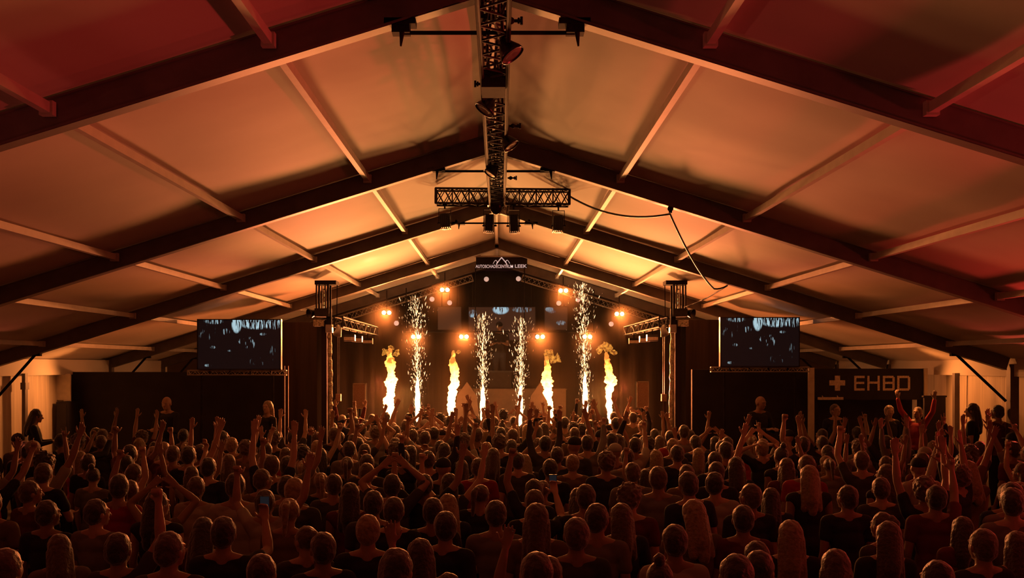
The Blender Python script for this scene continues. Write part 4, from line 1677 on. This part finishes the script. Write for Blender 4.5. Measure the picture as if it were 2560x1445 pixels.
# heads read from the photograph: (px, py of the head top, hair kind or None, cloth, pose index or None, facing)
LIST = [(1341, 1258, ('long', 'brown'), 'tan', 0), (1440, 1293, ('short', 'brown'), 'charcoal', 0), (1493, 1258, ('short', 'dark brown'), 'grey', 2), (1552, 1258, ('long', 'brown'), 'navy', 0),
        (920, 1286, ('short', 'blond'), 'black', 0), (985, 1242, ('short', 'dark brown'), 'black', 0), (934, 1226, ('short', 'black'), 'charcoal', 0), (876, 1207, ('long', 'black'), 'maroon', 0),
        (833, 1184, ('short', 'dark brown'), 'charcoal', 1), (1240, 1251, ('short', 'black'), 'grey', 3), (1294, 1131, ('short', 'black'), 'charcoal', 0), (1375, 1147, ('short', 'black'), 'black', 0),
        (1431, 1136, ('short', 'blond'), 'tan', 0), (1196, 1145, ('short', 'brown'), 'red', 2), (1108, 1145, ('cap', 'black'), 'black', 0), (988, 1094, ('short', 'brown'), 'black', 0),
        (916, 1157, ('short', 'brown'), 'charcoal', 1), (1219, 1129, ('curly', 'brown'), 'charcoal', 0), (1111, 1107, ('long', 'black'), 'navy', 0), (1343, 1063, ('long', 'dark brown'), 'black', 0),
        (1252, 1068, ('short', 'black'), 'charcoal', 0), (1393, 1117, ('short', 'dark brown'), 'navy', 0), (1568, 1121, ('short', 'dark brown'), 'grey', 0), (1582, 1156, ('short', 'brown'), 'grey', 3),
        (1575, 1212, ('curly', 'brown'), 'maroon', 2), (1336, 1223, ('short', 'brown'), 'black', 13), (1463, 1210, ('short', 'dark brown'), 'black', 0), (1062, 1184, ('short', 'black'), 'black', 14),
        (981, 1184, ('short', 'black'), 'charcoal', 6), (1349, 1026, ('short', 'black'), 'black', 0), (1101, 1026, ('short', 'black'), 'black', 0), (1491, 1036, ('short', 'black'), 'black', 2),
        (1475, 1068, ('short', 'black'), 'black', 0), (1544, 1085, ('long', 'black'), 'black', 0), (1436, 1068, ('short', 'brown'), 'tan', 0), (883, 1084, ('short', 'brown'), 'grey', 1),
        (918, 1135, ('short', 'dark brown'), 'charcoal', 0), (1083, 1244, ('short', 'black'), 'black', 0), (664, 1135, ('long', 'blond'), 'tan', 0), (657, 1172, ('short', 'brown'), 'tan', 2),
        (738, 1194, ('short', 'blond'), 'charcoal', 2), (722, 1246, ('ponytail', 'blond'), 'tan', 3), (492, 1191, ('short', 'brown'), 'white', 0), (337, 1159, ('short', 'brown'), 'tan', 2),
        (120, 1250, ('short', 'dark brown'), 'black', 2), (243, 1247, ('short', 'dark brown'), 'grey', 2), (394, 1226, ('long', 'black'), 'black', 2), (425, 1328, ('short', 'brown'), 'charcoal', 2),
        (496, 1351, ('short', 'brown'), 'grey', 0), (77, 1201, ('short', 'brown'), 'maroon', 2), (654, 1384, ('short', 'dark brown'), 'black', 0), (756, 1377, ('short', 'brown'), 'black', 0),
        (18, 1370, ('short', 'brown'), 'black', 0), (780, 1131, ('short', 'blond'), 'tan', 0), (707, 1131, ('curly', 'brown'), 'charcoal', 0), (300, 1330, ('short', 'black'), 'charcoal', 9),
        (560, 1290, ('short', 'black'), 'black', 13), (1737, 1249, ('long', 'blond'), 'tan', 3), (1874, 1208, ('short', 'brown'), 'black', 1), (1857, 1262, ('short', 'black'), 'maroon', 0),
        (1903, 1102, ('short', 'blond'), 'black', 15), (1804, 1101, ('long', 'brown'), 'black', 0), (1839, 1142, ('long', 'dark brown'), 'navy', 0), (1952, 1117, ('bun', 'dark brown'), 'black', 0),
        (1966, 1145, ('long', 'brown'), 'maroon', 2), (2022, 1163, ('long', 'blond'), 'black', 0), (2145, 1103, ('curly', 'brown'), 'grey', 0), (2117, 1212, ('short', 'dark brown'), 'black', 1),
        (1716, 1161, ('short', 'brown'), 'tan', 0), (1790, 1154, ('short', 'dark brown'), 'black', 0), (1681, 1096, ('short', 'blond'), 'charcoal', 0), (1832, 1040, ('short', 'blond'), 'charcoal', 9),
        (1772, 1038, ('short', 'blond'), 'grey', 12), (1862, 1035, ('long', 'blond'), 'black', 0), (2339, 1047, ('curly', 'brown'), 'black', 1), (2419, 1114, ('curly', 'brown'), 'red', 5),
        (2423, 1151, ('long', 'blond'), 'tan', 3), (2539, 1043, ('short', 'brown'), 'maroon', 1), (2430, 1075, ('short', 'brown'), 'maroon', 1), (2455, 1321, ('short', 'brown'), 'black', 0),
        (2340, 1400, ('short', 'black'), 'black', 0), (2553, 1156, ('long', 'brown'), 'black', 1), (2213, 1160, ('long', 'brown'), 'navy', 1), (2300, 1130, ('short', 'brown'), 'maroon', 1)]
pos = []


def free(x, y, dmin):
    return all((x - a) ** 2 + ((y - b) * .85) ** 2 > dmin * dmin for a, b in pos)


def inside_room(x, y):
    if abs(x) > 7.95:
        return False
    if y > 18.1 and abs(x) > 3.45:
        return False
    if y > 16.0 and abs(x) > 6.95:
        return False
    if 18.8 < y < 20.3 and 2.55 < abs(x) < 3.75:
        return False
    return y < 24.2


SINGLES = []
for px, py, hair, cloth, v in LIST:
    sc = PR.uniform(.97, 1.02)
    y = F * (HC - 1.765 * sc) / (py - 912)
    y = min(y, 24.0)
    x = (px - CX) * y / F
    if not inside_room(x, y) or not free(x, y, .27):
        continue
    pos.append((x, y))
    SINGLES.append((y, x, hair, cloth, v, sc))
FILL = []
y = 4.1
row = 0
while y < 24.1:
    dx = .60 if y < 12 else .62
    n = int(17 / dx)
    for i in range(-n // 2, n // 2 + 1):
        x = (i + .5 * (row % 2)) * dx + PR.uniform(-.12, .12)
        yy = y + PR.uniform(-.16, .16)
        if abs(x + .0) > .5 * yy + .35 or not inside_room(x, yy):
            continue
        if free(x, yy, .50):
            pos.append((x, yy))
            FILL.append((yy, x))
    y += .66 if y > 9 else .72
    row += 1
FILL.sort()
WPOSE_NEAR = [30, 9, 9, 7, .3, .3, 1.0, .3, .3, .8, .8, .3, .5, 1.5, .8, .6]
WPOSE_MID = [20, 9, 9, 5, 1.5, 2, 2.5, 2, 2, 2, 2, 1.5, 1.5, 2, 2.5, 1]
WPOSE_FAR = [11, 5, 5, 2, 7, 7, 6, 6, 6, 5, 5, 4, 4, 2, 5, 1]


def choose(y, x=0):
    W_ = WPOSE_NEAR if y < 9.5 else (WPOSE_MID if y < 15 or x < -4.2 else WPOSE_FAR)
    v = PR.choices(range(16), W_)[0]
    hair = PR.choices(HAIRKINDS, HAIRW)[0]
    cloth = PR.choices(list(CLW), list(CLW.values()))[0]
    fem = hair[0] in ('long', 'ponytail', 'bun')
    sleeve = PR.choices(('short', 'none', 'long'), (4, 5, 2) if fem else (9, 2, 2))[0]
    sc = PR.uniform(.90, .97) if fem else PR.uniform(.97, 1.05)
    rz = PR.gauss(0, .22) + .04 * x * (1 if y > 10 else .4)
    return v, hair, cloth, sleeve, sc, rz


MAXP = 290
n_fill = MAXP - len(SINGLES)
for y, x, hair, cloth, v, sc in SINGLES:
    fem = hair[0] in ('long', 'ponytail', 'bun')
    person(x, y, v, hair, cloth, 'none' if fem and PR.random() < .5 else 'short', PR.gauss(0, .12) + .05 * x, sc, eyes=v in (1, 2) and y < 12)
near, far = FILL[:n_fill], FILL[n_fill:]
for y, x in near:
    v, hair, cloth, sleeve, sc, rz = choose(y, x)
    person(x, y, v, hair, cloth, sleeve, rz, sc, tilt=(PR.uniform(-.05, .05), PR.uniform(-.06, .06)), eyes=y < 9)

# people standing on the raised decks, named by what the photo shows of them
ZD = .42
for px, py, Y, v, hair, cloth, sl, rz, lab in (
        (418, 992, 19.0, 3, None, 'black', 'long', PI - .3, 'person with a shaved head in dark clothes facing the crowd before the left partition'),
        (668, 1002, 19.0, 1, ('long', 'blond'), 'black', 'long', PI * .75, 'person with long blond hair standing by the poles of the left partition'),
        (88, 1022, 17.4, 3, ('long', 'black'), 'black', 'long', -1.2, 'person in black leaning before the lit left wall, seen as a dark silhouette'),
        (1899, 984, 19.0, 3, None, 'black', 'long', PI + .5, 'person with a shaved head standing high before the right partition'),
        (2089, 1010, 19.1, 1, ('short', 'brown'), 'navy', 'long', PI, 'person in dark clothes under the plus symbol of the first aid sign'),
        (2224, 1013, 19.0, 2, ('short', 'blond'), 'black', 'long', PI + .4, 'person in black under the letters of the first aid sign'),
        (2293, 1017, 18.9, 5, ('short', 'brown'), 'red', 'long', 2.2, 'person in a red top, arms spread up, right end of the first aid sign'),
        (2430, 1008, 17.2, 0, ('long', 'black'), 'black', 'short', 1.0, 'person with long black hair silhouetted on the lit right wall'),
        (2493, 1012, 17.0, 0, ('short', 'black'), 'maroon', 'short', .6, 'person with short black hair beside the knee brace at the right wall')):
    p = at(px, py, Y)
    sc = (p.z - ZD) / 1.765 if hair else (p.z - ZD) / 1.75
    sc = max(.90, min(1.06, sc))
    person(p.x, Y, v, hair, cloth, sl, rz, sc, ZD, eyes=True, label=lab)
# the performer at the desk on the riser
p = at(1250, 880, 27.58)
person(p.x, 27.62, 3, ('cap', 'black'), 'black', 'short', PI, .80 if False else 1.0, 1.2 + .0, eyes=True, label='performer in a black cap standing at the music desk on the stage') if False else None
person(-.02, 27.66, 3, ('cap', 'black'), 'black', 'short', PI, 1.0, RZ, eyes=True, label='performer in a black cap standing behind the music desk on the stage')
# widen the riser under the performer is part of the riser itself

# phones held up by two people near the camera
held = [q for q in PEOPLE if q[3] == 13 and q[2] < 12 and q[9] is None][:3]
bpy.context.view_layer.update()
for i, q in enumerate(held):
    sh, el, wr, shp = joints('phone', 1)
    d = (wr - el).normalized()
    c = q[0].matrix_world @ (wr + d * .10 + Vector((-.0, .035, 0)))
    t = thing('phone', '', 'phone', tuple(c), 'phones held up in the crowd')
    t.rotation_euler = q[0].rotation_euler
    bm = NB()
    box(bm, -.037, .037, -.005, .004, -.055, .085)
    done('case', bm, 'black_gloss', t)
    bm = NB()
    box(bm, -.033, .033, -.0065, -.0052, -.050, .080)
    done('display', bm, 'phone_glass', t)
    q_ = (CX + c.x * F / c.y)
    t['px'] = q_
    t['py'] = CY - (c.z - HC) * F / c.y


# ------------------------------------------------------------------ far crowd: one dense mass
def lite(me, ratio):
    o = bpy.data.objects.new('x', me)
    COL.objects.link(o)
    d = o.modifiers.new('d', 'DECIMATE')
    d.ratio = ratio
    out = bpy.data.meshes.new_from_object(o.evaluated_get(bpy.context.evaluated_depsgraph_get()))
    bpy.data.objects.remove(o)
    n = len(out.vertices)
    co = np.empty(n * 3)
    out.vertices.foreach_get('co', co)
    tri = []
    out.calc_loop_triangles()
    a = np.empty(len(out.loop_triangles) * 3, dtype=np.int32)
    out.loop_triangles.foreach_get('vertices', a)
    bpy.data.meshes.remove(out)
    return co.reshape(-1, 3), a.reshape(-1, 3)


LITE = {}


def lget(key, me, ratio):
    if key not in LITE:
        LITE[key] = lite(me, ratio)
    return LITE[key]


VV, TT, MI = [], [], []
base = 0
mats = SKIN + list(HAIR.values()) + list(CLOTH.values()) + [DENIM]
hk = list(HAIR)
ck = list(CLOTH)
for y, x in far:
    v, hair, cloth, sleeve, sc, rz = choose(y, x)
    pieces = [(lget(('b', v), BODY[v], .40), PR.randrange(3)),
              (lget(('s', v, sleeve), shirt_mesh(v, sleeve), .35), 7 + ck.index(cloth)),
              (lget('t', TROUSERS, .3), 15),
              (lget(('h', VAR[v][2], VAR[v][3], hair[0]), hair_mesh(v, hair[0]), .45), 7 + ck.index(hair[1]) if hair[0] == 'cap' else 3 + hk.index(hair[1]))]
    c_, s_ = math.cos(rz), math.sin(rz)
    R_ = np.array(((c_, s_, 0), (-s_, c_, 0), (0, 0, 1)))
    for (co, tr), mi in pieces:
        VV.append((co * sc) @ R_ + np.array((x, y, 0)))
        TT.append(tr + base)
        MI.append(np.full(len(tr), mi, dtype=np.int32))
        base += len(co)
if VV:
    VV, TT, MI = np.concatenate(VV), np.concatenate(TT), np.concatenate(MI)
    me = bpy.data.meshes.new('distant_crowd')
    me.vertices.add(len(VV))
    me.vertices.foreach_set('co', VV.ravel())
    me.loops.add(len(TT) * 3)
    me.loops.foreach_set('vertex_index', TT.ravel().astype(np.int32))
    me.polygons.add(len(TT))
    me.polygons.foreach_set('loop_start', np.arange(0, len(TT) * 3, 3, dtype=np.int32))
    me.polygons.foreach_set('material_index', MI)
    me.polygons.foreach_set('use_smooth', np.ones(len(TT), dtype=bool))
    me.update(calc_edges=True)
    for m_ in mats:
        me.materials.append(m_)
    o = bpy.data.objects.new('distant_crowd', me)
    COL.objects.link(o)
    tag(o, 'dense far crowd of tiny heads and raised arms packed up to the stage', 'crowd', kind='stuff')

# ------------------------------------------------------------------ labels for the crowd
MARK = [(-9999, 95, 'far left edge'), (95, 185, 'under the pale left wall panel'), (185, 330, 'left of the left screen'), (330, 480, 'just left of the left screen'),
        (480, 600, 'below the left screen, left half'), (600, 715, 'below the left screen, right half'), (715, 800, 'just left of the left tower'), (800, 870, 'below the left tower'),
        (870, 940, 'below the left speaker'), (940, 1010, 'below the leftmost flame'), (1010, 1085, 'below the leftmost sparks'), (1085, 1165, 'below the second flame'),
        (1165, 1250, 'below the inner left sparks'), (1250, 1335, 'below the inner right sparks'), (1335, 1415, 'below the third flame'), (1415, 1495, 'below the rightmost sparks'),
        (1495, 1570, 'below the rightmost flame'), (1570, 1645, 'below the right speaker'), (1645, 1720, 'below the right tower'), (1720, 1800, 'just right of the right tower'),
        (1800, 1900, 'below the right screen, left half'), (1900, 2022, 'below the right screen, right half'), (2022, 2120, 'below the plus symbol'), (2120, 2200, 'below the sign letters E H'),
        (2200, 2310, 'below the sign letters B O'), (2310, 2420, 'below the lit right wall'), (2420, 9999, 'far right edge')]
DEPTH = [(1062, 'back rows by the stage'), (1085, 'far rows'), (1115, 'middle rows'), (1150, 'near middle rows'), (1200, 'nearer rows'), (1270, 'near rows'), (1350, 'very near'), (99999, 'bottom edge')]
SHORTP = {'head turned left, arms down': 'head turned left', 'head turned right, arms down': 'head turned right'}
cells = {}
for (t, x, y, v, hair, cloth, sleeve, sc, z, lab) in PEOPLE:
    if lab:
        t['label'] = lab
        t['group'] = 'people standing above the crowd'
        continue
    hz_ = 1.765 * sc
    px = CX + x * F / y
    py = CY - (hz_ - HC) * F / y
    mk = next(n_ for a_, b_, n_ in MARK if a_ <= px < b_)
    dp = next(n_ for a_, n_ in DEPTH if py < a_)
    hw_ = {'short': '%s hair' % hair[1], 'long': 'long %s hair' % hair[1], 'ponytail': '%s ponytail' % hair[1], 'bun': '%s bun' % hair[1],
           'curly': 'curly %s hair' % hair[1], 'cap': '%s cap' % hair[1]}[hair[0]]
    words = SHORTP.get(VAR[v][4], VAR[v][4])
    key = (hw_, cloth, words, dp, mk)
    t['group'] = 'people in the crowd facing the stage'
    cells.setdefault((dp, mk), []).append((px, py, t, hw_, cloth, words))
REL2 = ('left one', 'right one')
for (dp, mk), lst in cells.items():
    lst.sort(key=lambda q: q[0])
    seen = {}
    for q in lst:
        seen.setdefault((q[3], q[4]), []).append(q)
    for (hw_, cloth), qs in seen.items():
        for k, q in enumerate(qs):
            top = '%s top' % cloth
            base_ = '%s, %s, %s, %s, %s' % (hw_, top, q[5], dp, mk)
            if len(base_.split()) > 14:
                base_ = '%s, %s, %s, %s' % (hw_, top, dp, mk)
            if len(qs) == 2:
                base_ += ', ' + REL2[k]
            elif len(qs) > 2:
                base_ += ', ' + ('leftmost' if k == 0 else 'rightmost' if k == len(qs) - 1 else 'middle')
            q[2]['label'] = base_
ph = [o for o in bpy.data.objects if o.name.split('.')[0] == 'phone' and o.get('category')]
for o in ph:
    px = o['px']
    mk = next(n_ for a_, b_, n_ in MARK if a_ <= px < b_)
    o['label'] = 'small black phone held up in the crowd %s' % mk
    del o['px']
    del o['py']
print('people', len(PEOPLE), 'far', len(far), 'far tris', len(TT) if len(far) else 0)
